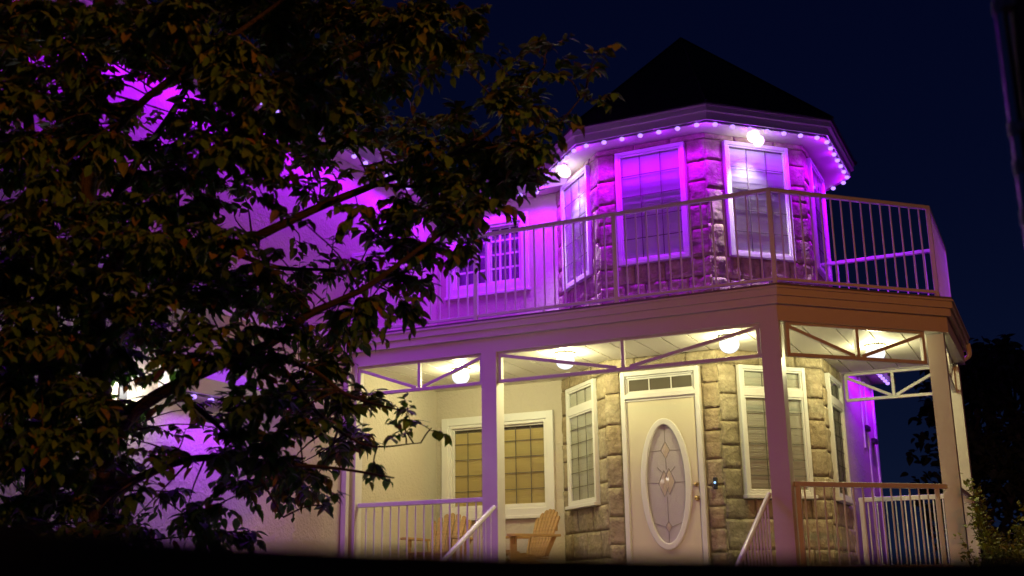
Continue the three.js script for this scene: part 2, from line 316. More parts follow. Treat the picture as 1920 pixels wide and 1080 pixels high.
  const tr = makeWindow(house, { x0: X0 + 0.056, x1: X1 - 0.056, y0: 2.986, y1: 3.204, zF: 1.71, zB: 1.60, fw: 0.02, cols: 3, rows: 1, bars: 0.012, sill: false, deep: 0.03, dim: M.room });
  tr.userData.label = 'three pane transom over the front door';
}
// --- turret, upper storey
{
  const wallU = mesh('stone_wall', prism(oct(1.672), DECK - 0.1, SOFFIT + 0.05), M.mortar, house);
  const up = { x0: -0.443, x1: 0.455, y0: 4.58, y1: 6.045 };
  for (const k of [-1, 0, 1, 2]) {
    makeWindow(house, { ...up, turn: k * ANG, zF: 1.735, zB: 1.60, cols: 3, rows: 5, blind: M.blindUp, fw: 0.05, deep: 0.024, sill: false });
    stoneFace(wallU, k, DECK + 0.03, SOFFIT, [{ s0: -0.455, s1: 0.467, y0: 4.57, y1: 6.055 }], 0.055, 1.69);
  }
  for (const k of [-2, 3]) stoneFace(wallU, k, DECK + 0.03, SOFFIT, [], 0.055, 1.69);
}
// --- turret roof, soffit and fascia
{
  const A = 2.12, top = 6.335;
  const pos = [], pts = oct(A);
  const ap = [0, 8.315, 0];
  const uv = [];
  pts.forEach((p, i) => { const q = pts[(i + 1) % 8]; pos.push(p[0], top, p[1], q[0], top, q[1], ...ap); const w = A * T22; uv.push(-w, 0, w, 0, 0, Math.hypot(A, 8.315 - top)); });
  const g = new THREE.BufferGeometry(); g.setAttribute('position', new THREE.Float32BufferAttribute(pos, 3)); g.setAttribute('uv', new THREE.Float32BufferAttribute(uv, 2)); g.computeVertexNormals();
  const roof = mesh('turret_roof', [g, prism(oct(A), top - 0.012, top - 0.002)], M.roof, house);
  const hips = pts.map(p => rod(V(p[0], top + 0.005, p[1]), V(0, 8.32, 0), 0.022, 0.018, 6));
  mesh('ridge_cap', hips, M.roof, roof);
  const ringGeo = (a, b, y0, y1) => { const s = new THREE.Shape(oct(a).map(p => new THREE.Vector2(p[0], -p[1]))); s.holes.push(new THREE.Path(oct(b).map(p => new THREE.Vector2(p[0], -p[1])))); return boxUV(new THREE.ExtrudeGeometry(s, { depth: y1 - y0, bevelEnabled: false }).rotateX(-Math.PI / 2).translate(0, y0, 0)); };
  mesh('turret_gutter', [ringGeo(2.078, 1.99, 6.24, 6.322), ringGeo(2.092, 2.0, 6.305, 6.326)], M.beam, house);
  mesh('turret_fascia', [ringGeo(2.035, 1.985, 6.145, 6.25)], M.beam, house);
  mesh('turret_soffit', ringGeo(1.99, 1.5, 6.135, 6.16), M.ceiling, house);
}
// --- front wall between wing and turret, wing walls
{
  const stWall = (x0, x1, y0, y1, holes) => { const s = new THREE.Shape([[x0, y0], [x1, y0], [x1, y1], [x0, y1]].map(p => new THREE.Vector2(...p))); holes.forEach(h => s.holes.push(new THREE.Path([[h[0], h[2]], [h[0], h[3]], [h[1], h[3]], [h[1], h[2]]].map(p => new THREE.Vector2(...p))))); return s; };
  const fwin = [-3.37, -1.90, 1.79, 2.945], uwin = [-3.29, -2.22, 4.86, 5.74];
  const s = stWall(XW - 0.1, -1.45, 0, 6.16, [[fwin[0] + .02, fwin[1] - .02, fwin[2] + .02, fwin[3] - .02], [uwin[0] + .02, uwin[1] - .02, uwin[2] + .02, uwin[3] - .02]]);
  mesh('stucco_wall', boxUV(new THREE.ExtrudeGeometry(s, { depth: 0.16, bevelEnabled: false }).translate(0, 0, ZF - 0.16)), M.stucco, house);
  makeWindow(house, { x0: fwin[0], x1: fwin[1], y0: fwin[2], y1: fwin[3], zF: ZF + 0.02, zB: ZF - 0.1, at: [0, 0, 0], mullion: 2, cols: 3, rows: 5, blind: M.blindWarm, casing: 0.10, fw: 0.045, deep: 0.06, gapTop: 0.08 });
  makeWindow(house, { x0: uwin[0], x1: uwin[1], y0: uwin[2], y1: uwin[3], zF: ZF + 0.02, zB: ZF - 0.1, mullion: 2, cols: 3, rows: 4, bars: 0.026, casing: 0.11, fw: 0.04, deep: 0.05, dim: std(rgb(0.20, 0.17, 0.24)) });
  // the wing that comes forward on the left: side wall facing the porch, front and back
  mesh('stucco_wall', boxUV(new THREE.BoxGeometry(0.2, 6.1, 9.3 - ZF).translate(XW - 0.1, 3.05, (9.3 + ZF) / 2)), M.stucco, house);
  mesh('stucco_wall', [bx(-11, XW - 0.2, 0, 6.1, 9.1, 9.3), bx(-11, -10.8, 0, 6.1, -7, 9.1), bx(-10.8, 0.2, 0, 6.1, -7, -6.8), bx(-0.6, -0.4, 0, 6.1, -6.8, -1.2)], M.stucco, house);
  // belt board on the wing wall
  mesh('belt_board', [rb(XW - 0.01, XW + 0.025, 3.60, 3.79, 2.95, 9.32)], M.beam, house);
  // roof over wing and middle: eaves at 6.13
  const R0 = 6.30, hip = (x0, x1, z0, z1, h) => {
    const xm = (x0 + x1) / 2, hw = (x1 - x0) / 2, a = [x0, R0, z1], b = [x1, R0, z1], c = [x1, R0, z0], d = [x0, R0, z0], e = [xm, R0 + h, z1 - hw], f = [xm, R0 + h, z0 + hw];
    const T = [[a, b, e], [b, c, f], [b, f, e], [c, d, f], [d, a, e], [d, e, f]], pos = T.flat(2), uv = [];
    T.flat().forEach(p => uv.push(p[0] + p[2], p[1] * 1.3));
    const g = new THREE.BufferGeometry(); g.setAttribute('position', new THREE.Float32BufferAttribute(pos, 3)); g.setAttribute('uv', new THREE.Float32BufferAttribute(uv, 2)); g.computeVertexNormals(); return g;
  };
  const E = 0.34;
  mesh('wing_roof', [hip(-11.3, XW + E + 0.04, -7.3, 9.3 + E, 1.7)], M.roof, house);
  mesh('main_roof', [(() => { const x1 = -0.1, T = [[XW - 3, R0, ZF + E + 0.04], [x1, R0, ZF + E + 0.04], [x1 - 0.6, R0 + 1.2, -2.6], [XW - 3, R0, ZF + E + 0.04], [x1 - 0.6, R0 + 1.2, -2.6], [XW - 3, R0 + 1.2, -2.6], [x1, R0, ZF + E + 0.04], [x1, R0, -7], [x1 - 0.6, R0 + 1.2, -2.6], [x1, R0, -7], [XW - 3, R0, -7], [x1 - 0.6, R0 + 1.2, -2.6], [XW - 3, R0, -7], [XW - 3, R0 + 1.2, -2.6], [x1 - 0.6, R0 + 1.2, -2.6]]; const g = new THREE.BufferGeometry(); g.setAttribute('position', new THREE.Float32BufferAttribute(T.flat(), 3)); g.setAttribute('uv', new THREE.Float32BufferAttribute(T.flatMap(p => [p[0], p[2]]), 2)); g.computeVertexNormals(); return g; })()], M.roof, house);
  mesh('wing_gutter', [rb(XW + E - 0.06, XW + E + 0.02, 6.19, 6.30, ZF + E, 9.3 + E), rb(XW + E - 0.09, XW + E - 0.05, 6.04, 6.20, ZF + E, 9.3 + E), rb(XW + E + 0.02, -1.35, 6.19, 6.30, ZF + E - 0.06, ZF + E + 0.02), rb(XW + E - 0.05, -1.35, 6.04, 6.20, ZF + E - 0.09, ZF + E - 0.05)], M.beam, house);
  mesh('wing_soffit', [bx(XW - 0.05, XW + E - 0.07, 6.06, 6.085, ZF, 9.3 + E - 0.02), bx(XW + E - 0.07, -1.4, 6.06, 6.085, ZF - 0.05, ZF + E - 0.07)], M.ceiling, house);
  // low eave on the wing nearer the street
  const lz0 = 4.98, lz1 = 6.12;
  mesh('low_eave', [(() => { const s2 = new THREE.Shape([[0, 0.05], [0.34, 0.05], [0.36, 0.2], [0, 0.45]].map(p => new THREE.Vector2(...p))); return boxUV(new THREE.ExtrudeGeometry(s2, { depth: lz1 - lz0, bevelEnabled: false }).translate(XW, 2.6, lz0)); })()], M.beam, house);
  mesh('downspout', [rb(XW + 0.005, XW + 0.075, 0.1, 3.6, 2.93, 3.0)], M.beam, house);
}
// --- the lower block that runs back on the right
{
  mesh('stucco_wall', bx(0.6, 1.70, 0, 3.74, -3.25, -0.6), M.stucco, house);
  mesh('corner_board', [rb(1.62, 1.725, 0, 3.6, -3.27, -3.15), rb(1.70, 1.722, 0.9, 3.6, -2.52, -2.44), rb(1.70, 1.722, 2.6, 3.6, -2.12, -2.06)], M.trim, house);
  mesh('side_vent', [rb(1.70, 1.76, 2.86, 2.93, -2.4, -2.15)], M.dark, house);
  mesh('side_vent', [rb(1.70, 1.76, 2.74, 2.81, -3.0, -2.75)], M.dark, house);
  mesh('flat_roof', [bx(0.5, 2.02, 3.72, 3.80, -3.6, -0.95)], M.beam, house);
}
// --- porch: floor, ceiling, beams, posts, trusses, cornice
{
  mesh('porch_floor', [prism(porchPlan(-0.02), 0.72, FLOOR), prism(porchPlan(-0.12), 0, 0.72)], M.concrete, house);
  const ceil = mesh('porch_ceiling', prism(porchPlan(-0.06), CEIL + 0.012, CEIL + 0.03), M.ceiling, house);
  const P = [[XW, 2.80], [1.62, 2.80], [3.14, 1.28], [3.14, -0.80], [XW, -0.80]];
  for (let x = XW; x < 3.14; x += 0.3) {
    const q = clip(clip(P, 0, x + 0.004, false), 0, x + 0.296, true); if (q.length < 3) continue;
    const s = new THREE.Shape(q.map(([a, b]) => new THREE.Vector2(a, -b)));
    mesh('ceiling_plank', boxUV(new THREE.ExtrudeGeometry(s, { depth: 0.008, bevelEnabled: true, bevelSize: -0.001, bevelOffset: -0.004, bevelThickness: 0.005, bevelSegments: 1 }).rotateX(-Math.PI / 2).translate(0, CEIL, 0)), M.ceiling, ceil);
  }
  mesh('deck', prism(porchPlan(-0.04), CEIL + 0.04, DECK), M.membrane, house);
  mesh('deck_edge', prism(porchPlan(0.075), DECK - 0.004, DECK + 0.022), M.membrane, house);
  // beams along the four open sides; corners of the beam line
  const a = V(XW, 0, 2.85), b = V(3.2 * Math.SQRT2 - 2.85, 0, 2.85), c = V(3.2, 0, 3.2 * Math.SQRT2 - 3.2), d = V(3.2, 0, -0.85), e = V(1.7, 0, -0.85);
  const side = (p, q, y0, y1, out, thick) => {                         // a board along p-q whose outer face is 'out' beyond that line, mitred at both ends
    const t = q.clone().sub(p).normalize(), n = V(-t.z, 0, t.x).negate(); return { t, n };
  };
  const line = (off) => { const k = Math.SQRT2, B = 2.85 + off, C = 3.2 + off; return [[XW, B], [C * k - B, B], [C, C * k - C], [C, -0.85 - off], [1.7, -0.85 - off]]; };
  const board = (i, o0, o1, y0, y1) => { const A = line(o0), Bq = line(o1); return prism([A[i], A[i + 1], Bq[i + 1], Bq[i]], y0, y1); };
  for (let i = 0; i < 4; i++) mesh('porch_beam', board(i, -0.19, 0, BEAM0, 3.605), M.beam, house);
  for (let i = 0; i < 4; i++) mesh('cornice', [board(i, -0.05, 0.045, 3.605, 3.69), board(i, -0.05, 0.07, 3.69, 3.775), board(i, -0.05, 0.088, 3.765, 3.787)], M.beam, house);
  // gutter end hanging at the far corner
  // posts
  const post = (pts) => mesh('porch_post', [prism(pts, FLOOR, BEAM0 + 0.001)], M.beam, house);
  const sq = (x0, x1, z0, z1) => [[x0, z1], [x1, z1], [x1, z0], [x0, z0]];
  post(sq(-1.766, -1.576, 2.66, 2.852)); post(sq(1.486, 1.683, 2.655, 2.853));
  post(sq(2.965, 3.142, 1.145, 1.328));
  post(sq(2.915, 3.128, -0.848, -0.64));
  post(sq(XW + 0.002, XW + 0.10, 2.70, 2.848));
  // post mouldings
  mesh('post_trim', [[-1.766, -1.576, 2.66, 2.852], [1.486, 1.683, 2.655, 2.853], [2.965, 3.142, 1.145, 1.328], [2.915, 3.128, -0.848, -0.64]].map(([x0, x1, z0, z1]) => rb(x0 - 0.018, x1 + 0.018, FLOOR, FLOOR + 0.12, z0 - 0.018, z1 + 0.018)), M.beam, house);
  // trusses: lower chord, king post and two braces in each bay
  const truss = (p, q, full = true) => {
    const g = group('truss', house), y0 = 3.085, y1 = 3.425, m = p.clone().lerp(q, 0.5), at = (v, y) => V(v.x, y, v.z), w = 0.04, t = 0.05;
    mesh('chord', bar(at(p, y0), at(q, y0), t, w), M.beam, g);
    if (full) mesh('chord', bar(at(p, y1 - 0.005), at(q, y1 - 0.005), t, w), M.beam, g);
    mesh('king_post', bar(at(m, y0 + 0.015), at(m, y1 - 0.02), t * 0.95, w, V(q.x - p.x, 0, q.z - p.z).normalize()), M.beam, g);
    for (const s of [p, q]) mesh('brace', bar(at(s, y1 - 0.03), at(m.clone().lerp(s, 0.05), y0 + 0.025), t * 0.9, w * 0.95), M.beam, g);
    for (const s of [p, q]) { const z = s.clone().lerp(m, 0.02); mesh('end_stile', bar(at(z, y0 + 0.01), at(z, y1 - 0.01), t * 0.97, w, V(q.x - p.x, 0, q.z - p.z).normalize()), M.beam, g); }
  };
  const zt = 2.80, cOff = 3.15 * Math.SQRT2;
  truss(V(XW + 0.10, 0, zt), V(-1.766, 0, zt)); truss(V(-1.576, 0, zt), V(1.486, 0, zt));
  truss(V(1.72, 0, cOff - 1.72), V(2.95, 0, cOff - 2.95)); truss(V(3.10, 0, 1.115), V(3.05, 0, -0.64)); truss(V(1.72, 0, -0.77), V(2.915, 0, -0.77));
  mesh('gutter_outlet', taper([V(3.255, 3.70, -0.86), V(3.26, 3.62, -0.88), V(3.25, 3.55, -0.89), V(3.19, 3.50, -0.90)], [0.034, 0.034, 0.032, 0.03], 10, 4), M.beam, house);
}

// ------------------------------------------------------------------ railings
function railing(t, pts, yTop, yBot, yFloor, o = {}) {
  const r = o.r || 0.022;
  for (let i = 0; i < pts.length - 1; i++) {
    const p = pts[i], q = pts[i + 1], L = p.distanceTo(q), at = (v, y) => V(v.x, y, v.z), dir = q.clone().sub(p).normalize();
    mesh('top_rail', bar(at(p, yTop - r).addScaledVector(dir, i ? -0.012 : 0), at(q, yTop - r).addScaledVector(dir, 0.012), 0.052, 2 * r), M.rail, t);
    mesh('bottom_rail', bar(at(p, yBot), at(q, yBot), 0.032, 0.035), M.rail, t);
    const n = Math.round(L / (o.step || 0.122));
    for (let k = 1; k < n; k++) { const v = p.clone().lerp(q, k / n); if ((o.posts || []).some(s => Math.abs(v.x - s.x) < 0.05 && Math.abs(v.z - s.z) < 0.05)) continue; mesh('baluster', rb(v.x - 0.0085, v.x + 0.0085, yBot, yTop - r, v.z - 0.0085, v.z + 0.0085, 0.003), M.rail, t); }
  }
  for (const s of o.posts || []) mesh('post', rb(s.x - 0.024, s.x + 0.024, yFloor, yTop - 0.02, s.z - 0.024, s.z + 0.024, 0.004), M.rail, t);
  for (const s of o.feet || []) mesh('foot', rb(s.x - 0.01, s.x + 0.01, yFloor, yBot, s.z - 0.01, s.z + 0.01, 0.003), M.rail, t);
}
{
  const zb = 2.876, dc = 3.2275, k = Math.SQRT2, p2 = V(dc * k - zb, 0, zb), p3 = V(3.135, 0, dc * k - 3.135), p4 = V(3.135, 0, -0.40), p5 = V(1.70, 0, -0.40);
  const t = thing('balcony_railing', 'long white metal balcony railing round the foot of the upper turret', 'railing');
  railing(t, [V(-3.55, 0, zb), p2, p3, p4, p5], 4.868, 3.868, DECK + 0.02, { step: 0.124, posts: [V(-3.53, 0, zb), V(-1.817, 0, zb), V(-0.065, 0, zb), p2, p3, p4], feet: [V(-2.7, 0, zb), V(-0.95, 0, zb), V(0.8, 0, zb), p2.clone().lerp(p3, 0.5)] });
  const L = thing('porch_railing', 'white porch railing in front of the wooden chair left of the door', 'railing');
  railing(L, [V(-3.46, 0, 2.78), V(-1.77, 0, 2.78)], 1.788, 0.95, FLOOR, { step: 0.113, r: 0.026 });
  const R = thing('porch_railing', 'porch railing between the two right hand posts, beside the shrub', 'railing');
  const c = 3.12 * k;
  railing(R, [V(1.69, 0, c - 1.69), V(3.0, 0, c - 3.0)], 1.792, 0.95, FLOOR, { step: 0.113, r: 0.026, posts: [V(1.72, 0, c - 1.72), V(2.92, 0, c - 2.92)] });
  const B = thing('porch_railing', 'pale railing at the far end of the porch, seen through the front one', 'railing');
  railing(B, [V(1.76, 0, -0.75), V(2.99, 0, -0.75)], 1.835, 0.95, FLOOR, { step: 0.113, r: 0.03, posts: [V(1.79, 0, -0.75)] });
  const S = thing('porch_railing', 'porch railing on the right side between the last two posts', 'railing');
  railing(S, [V(3.1, 0, 1.12), V(3.1, 0, -0.64)], 1.79, 0.95, FLOOR, { step: 0.113, r: 0.026 });
  // handrails of the front steps
  const hand = (x, label) => {
    const h = thing('stair_handrail', label, 'handrail'), a = V(x, 1.66, 2.9), b = V(x, 0.92, 4.35);
    mesh('rail', [rod(a, b, 0.027, 0.027, 14), strip(new THREE.SphereGeometry(0.027, 14, 8).translate(a.x, a.y, a.z)), strip(new THREE.SphereGeometry(0.027, 14, 8).translate(b.x, b.y, b.z))], M.rail, h);
    for (let i = 0; i < 11; i++) { const q = a.clone().lerp(b, 0.06 + i * 0.088), f = Math.max(0.02, FLOOR - 0.17 * Math.max(0, Math.ceil((q.z - 3.0) / 0.29))); mesh('baluster', rb(x - 0.0085, x + 0.0085, f, q.y, q.z - 0.0085, q.z + 0.0085, 0.003), M.rail, h); }
  };
  hand(-1.60, 'sloping handrail at the left post of the porch steps'); hand(1.47, 'sloping handrail at the right post of the porch steps');
  const st = thing('porch_steps', 'concrete steps between the two handrails below the front door', 'steps');
  for (let i = 0; i < 4; i++) mesh('step', rb(-1.7, 1.58, 0, FLOOR - 0.17 * (i + 1), 2.86 + 0.29 * i, 2.86 + 0.29 * (i + 1) - 0.002, 0.01), M.concrete, st);
}

// ------------------------------------------------------------------ lights
function lamp(color, I, x, y, z, r = 1) { const l = new THREE.PointLight(color, I, 0, 2); l.position.set(x, y, z); l.castShadow = true; l.shadow.radius = r; scene.add(l); return l; }
{
  const G = 'ceiling lights under the porch';
  for (const [x, z, label] of [[-2.45, 2.08, 'porch ceiling light nearest the tree, left of the purple post'], [-0.92, 2.36, 'porch ceiling light up left of the front door'], [1.02, 2.33, 'porch ceiling light just left of the corner post'], [2.37, 1.0, 'porch ceiling light on the right hand side past the corner post']]) {
    const t = thing('ceiling_light', label, 'ceiling light', [x, CEIL - 0.002, z], G);
    mesh('base', strip(new THREE.CylinderGeometry(0.105, 0.115, 0.02, 32).translate(0, -0.01, 0)), M.trim, t);
    const dm = mesh('globe', strip(new THREE.SphereGeometry(0.108, 32, 20).scale(1, 0.9, 1).translate(0, -0.10, 0)), M.dome, t); dm.castShadow = false;
    lamp(WARM, I_PORCH, x, CEIL - 0.092, z, 4);
  }
  // two soffit flood lamps on the turret
  for (const [k, s, label] of [[1, -0.13, 'warm white flood lamp over the right upper turret window'], [-1, 0.14, 'warm white flood lamp over the left upper turret window, by the leaves']]) {
    const a = k * ANG, d = 1.93, x = Math.sin(a) * d + Math.cos(a) * s, z = Math.cos(a) * d - Math.sin(a) * s;
    const t = thing('flood_lamp', label, 'flood lamp', [x, SOFFIT + 0.006, z], 'flood lamps under the turret eave'); t.rotation.y = a;
    mesh('base', strip(new THREE.CylinderGeometry(0.06, 0.065, 0.02, 24).translate(0, -0.01, 0)), M.trim, t);
    const h = mesh('bulb', strip(new THREE.SphereGeometry(0.08, 24, 16).translate(-0.02, -0.085, 0.0)), M.flood, t); h.castShadow = false;
    const h2 = mesh('bulb', strip(new THREE.SphereGeometry(0.07, 24, 16).translate(0.06, -0.13, -0.02)), M.flood, t); h2.castShadow = false;
    const p = V(-0.02, -0.085, 0).applyAxisAngle(V(0, 1, 0), a); {
      const l = new THREE.SpotLight(FLOOD, I_FLOOD, 0, 0.72, 1.0, 2); l.position.set(x + p.x, SOFFIT - 0.02 + p.y, z + p.z); l.target.position.set(x + p.x - Math.sin(a) * 0.12, SOFFIT - 1.5, z + p.z - Math.cos(a) * 0.12); l.castShadow = true; l.shadow.radius = 2.5; scene.add(l, l.target);
      lamp(FLOOD, 0.35, x + p.x, SOFFIT + 0.006 + p.y, z + p.z, 2.5);
    }
  }
  // wall lantern on the wing
  const w = thing('wall_lantern', 'bright outdoor wall lantern half hidden behind the tree', 'wall lantern', [XW + 0.002, 2.62, 6.58]);
  mesh('back_plate', rb(0, 0.02, -0.1, 0.16, -0.05, 0.05), M.dark, w);
  mesh('arm', [rod(V(0.01, 0.05, 0), V(0.13, 0.12, 0), 0.01), rod(V(0.13, 0.12, 0), V(0.13, 0.14, 0), 0.012)], M.dark, w);
  mesh('lantern_cap', strip(new THREE.CylinderGeometry(0.02, 0.085, 0.05, 6).translate(0.13, 0.13, 0)), M.dark, w);
  const g = mesh('globe', strip(new THREE.SphereGeometry(0.085, 24, 16).scale(1, 1.05, 1).translate(0.13, 0.03, 0)), M.flood, w); g.castShadow = false;
  lamp(FLOOD, 1.8, XW + 0.132, 2.65, 6.58, 3);
  // purple light strings: a channel under the eave with one lens per lamp
  const ledGeo = new THREE.SphereGeometry(0.032, 16, 10).scale(1, 0.8, 1), chan = rgb(0.3, 0.28, 0.27);
  const M_chan = std(chan, { roughness: 0.5 });
  function led(I, x, y, z) {                                           // a lens that throws its light downwards, broadly
    const l = new THREE.SpotLight(PURPLE, I, 0, 1.25, 1.0, 2); l.position.set(x, y, z); l.target.position.set(x, y - 1, z); l.castShadow = true; l.shadow.radius = 0.9; scene.add(l, l.target);
  }
  function string(label, pts, step, scale = 1, first = 0.5, size = 1, spill = 0) {
    const t = thing('string_light', label, 'string light'), tr = [];
    for (let i = 0; i < pts.length - 1; i++) {
      const p = pts[i], q = pts[i + 1], L = p.distanceTo(q), n = Math.max(1, Math.round(L / step));
      tr.push(bar(p.clone().add(V(0, 0.012, 0)), q.clone().add(V(0, 0.012, 0)), 0.024, 0.018));
      for (let k = 0; k < n; k++) {
        const v = p.clone().lerp(q, (k + first) / n);
        const b = mesh('led_bulb', ledGeo, M.led, t); b.position.copy(v).add(V(0, -0.012, 0)); b.castShadow = false; b.scale.setScalar(size);
        const dim = spill && i === 3 ? 0.5 : 1;                             // weaker beside the right flood lamp
        led(I_LED * scale * dim * rr(0.75, 1.15), v.x, v.y - 0.016, v.z);
        if (spill && k % 2 === 0) lamp(PURPLE, spill, v.x, v.y - 0.014, v.z, 0.9);
      }
    }
    mesh('channel', tr, M_chan, t);
  }
  const e = oct(2.0).map(([x, z]) => V(x, 6.118, z));
  // corners in order from the wing side round to the back: e[6] e[7] e[0] e[1] e[2]
  string('string of purple lights under the eave all round the turret', [e[5].clone().lerp(e[6], 0.3), e[6], e[7], e[0], e[1], e[2], e[3]], 0.225, 1.15, 0.5, 1, 0.22);
  string('string of purple lights under the long eave of the left wing', [V(XW + 0.24, 6.03, 9.4), V(XW + 0.24, 6.03, 1.0)], 0.26, 0.62);
  string('string of purple lights over the upper window beside the turret', [V(XW + 0.34, 6.03, ZF + 0.24), V(-1.75, 6.03, ZF + 0.24)], 0.23, 0.6);
  string('short string of purple lights under the low eave behind the tree', [V(XW + 0.27, 2.63, 6.05), V(XW + 0.27, 2.63, 5.05)], 0.26, 0.45);
  string('unseen string of purple lights placed to light the wall at the back right of the porch', [V(1.93, 3.70, -1.05), V(1.93, 3.70, -3.5)], 0.25, 0.55);  // unseen source, placed to wash the back right wall purple from above
}
// doorbell with its glowing button
{
  const t = thing('doorbell', 'small black doorbell with a glowing blue button on the stone right of the door', 'doorbell', [0.605, 1.90, 1.725]);
  mesh('body', rb(-0.022, 0.022, -0.065, 0.065, -0.02, 0.025, 0.008), M.dark, t);
  const b = mesh('button_light', strip(new THREE.SphereGeometry(0.014, 16, 10).scale(1, 1, 0.5).translate(0, 0.005, 0.026)), std(rgb(0.1, 0.1, 0.1), { emissive: rgb(0.5, 0.9, 1.5) }), t); b.castShadow = false;
  lamp(rgb(0.3, 0.6, 1), 0.004, 0.605, 1.905, 1.755, 0.5);
}

// ------------------------------------------------------------------ garden chairs
function chair(label, x, z, turn) {
  const t = thing('garden_chair', label, 'chair', [x, FLOOR, z], 'slatted wooden chairs on the porch'); t.rotation.y = turn;   // faces +z
  const lean = 0.36, back = (s, y) => V(s, 0.30 + y * Math.cos(lean), -0.22 - y * Math.sin(lean));
  const n = 7;
  for (let i = 0; i < n; i++) {                                        // fan of back slats with a rounded top
    const u = (i - (n - 1) / 2) / ((n - 1) / 2), H = 0.62 - 0.10 * u * u, b0 = back(u * 0.19, 0), b1 = back(u * 0.255, H);
    const w = 0.066, s = new THREE.Shape(); s.moveTo(-w * 0.40, 0); s.lineTo(w * 0.40, 0); s.lineTo(w * 0.5, H - 0.03); s.quadraticCurveTo(w * 0.45, H, u < -0.1 ? w * 0.2 : 0, H + 0.004); s.quadraticCurveTo(-w * 0.45, H, -w * 0.5, H - 0.03); s.closePath();
    const g = boxUV(new THREE.ExtrudeGeometry(s, { depth: 0.018, bevelEnabled: true, bevelSize: 0.003, bevelOffset: -0.003, bevelThickness: 0.003, bevelSegments: 1 }));
    g.rotateZ(-Math.atan2(b1.x - b0.x, H)).rotateX(-lean).translate(b0.x, b0.y, b0.z);
    mesh('back_slat', g, M.wood, t);
  }
  mesh('back_brace', [bar(back(-0.25, 0.36).add(V(0, 0, -0.02)), back(0.25, 0.36).add(V(0, 0, -0.02)), 0.02, 0.06), bar(back(-0.22, 0.04).add(V(0, 0, -0.02)), back(0.22, 0.04).add(V(0, 0, -0.02)), 0.02, 0.06)], M.wood, t);
  for (let i = 0; i < 6; i++) { const k = i / 5, z0 = 0.30 - k * 0.50, y = 0.36 - k * 0.09; mesh('seat_slat', rb(-0.25, 0.25, y, y + 0.02, z0 - 0.04, z0 + 0.04, 0.006), M.wood, t); }
  for (const s of [-1, 1]) {
    const a = new THREE.Shape(); a.moveTo(-0.05, -0.36); a.lineTo(0.03, -0.36); a.quadraticCurveTo(0.085, 0.1, 0.085, 0.30); a.quadraticCurveTo(0.07, 0.37, 0, 0.37); a.quadraticCurveTo(-0.05, 0.36, -0.055, 0.28); a.closePath();
    const g = boxUV(new THREE.ExtrudeGeometry(a, { depth: 0.02, bevelEnabled: true, bevelSize: 0.004, bevelOffset: -0.004, bevelThickness: 0.004, bevelSegments: 2 }).rotateX(Math.PI / 2)); if (s < 0) g.scale(1, 1, 1); g.translate(s * 0.32, 0.56, 0);
    mesh('armrest', g, M.wood, t);
    mesh('leg', [rb(s * 0.28 - 0.012, s * 0.28 + 0.012, 0, 0.54, 0.22, 0.31), rb(s * 0.28 - 0.03, s * 0.28 + 0.03, 0.44, 0.54, 0.24, 0.26)], M.wood, t);
    mesh('leg', bar(V(s * 0.262, 0.33, 0.30), V(s * 0.262, 0.045, -0.52), 0.022, 0.09), M.wood, t);
    mesh('arm_support', bar(V(s * 0.30, 0.545, -0.30), V(s * 0.24, 0.33, -0.22), 0.022, 0.05), M.wood, t);
  }
}
chair('wooden slatted garden chair behind the railing, under the left window', -3.02, 1.62, 0.06);
chair('wooden slatted garden chair turned sideways beside the stone wall and door', -1.93, 1.50, -0.62);

// ------------------------------------------------------------------ vegetation
function leafGeo(L, W, fold, droop) {                                   // pointed oval leaf folded on its midrib, stalk at the origin, growing along +x
  const prof = [[0, 0.04], [0.14, 0.68], [0.36, 1], [0.60, 0.86], [0.80, 0.48], [0.92, 0.16], [1, 0]], pos = [], uv = [], idx = [];
  prof.forEach(([t, w]) => { const x = t * L, y = -droop * t * t * L, h = w * W / 2; pos.push(x, y + fold * h, -h, x, y, 0, x, y + fold * h, h); uv.push(t, 0, t, 0.5, t, 1); });
  for (let i = 0; i < prof.length - 1; i++) { const a = i * 3; for (const k of [0, 1]) idx.push(a + k, a + k + 1, a + 3 + k, a + k + 1, a + 4 + k, a + 3 + k); }
  const g = new THREE.BufferGeometry(); g.setAttribute('position', new THREE.Float32BufferAttribute(pos, 3)); g.setAttribute('uv', new THREE.Float32BufferAttribute(uv, 2)); g.setIndex(idx); g.computeVertexNormals(); return g;
}
const leafMat = (c) => new THREE.MeshPhysicalMaterial({ color: c, roughness: 0.72, transmission: 0.30, thickness: 0, side: THREE.DoubleSide, map: leafTone });
const tints = [[0.082, 0.245, 0.032], [0.065, 0.200, 0.026], [0.120, 0.250, 0.034], [0.20, 0.22, 0.03], [0.28, 0.20, 0.03], [0.28, 0.12, 0.02]];
const tintOf = (autumn) => { const r = rnd(); return r < 0.36 - autumn * 0.3 ? 0 : r < 0.64 - autumn * 0.5 ? 1 : r < 0.86 - autumn * 0.3 ? 2 : r < 0.94 ? 3 : r < 0.985 ? 4 : 5; };
const tintMats = tints.map(c => leafMat(rgb(...c)));
const CL = [];
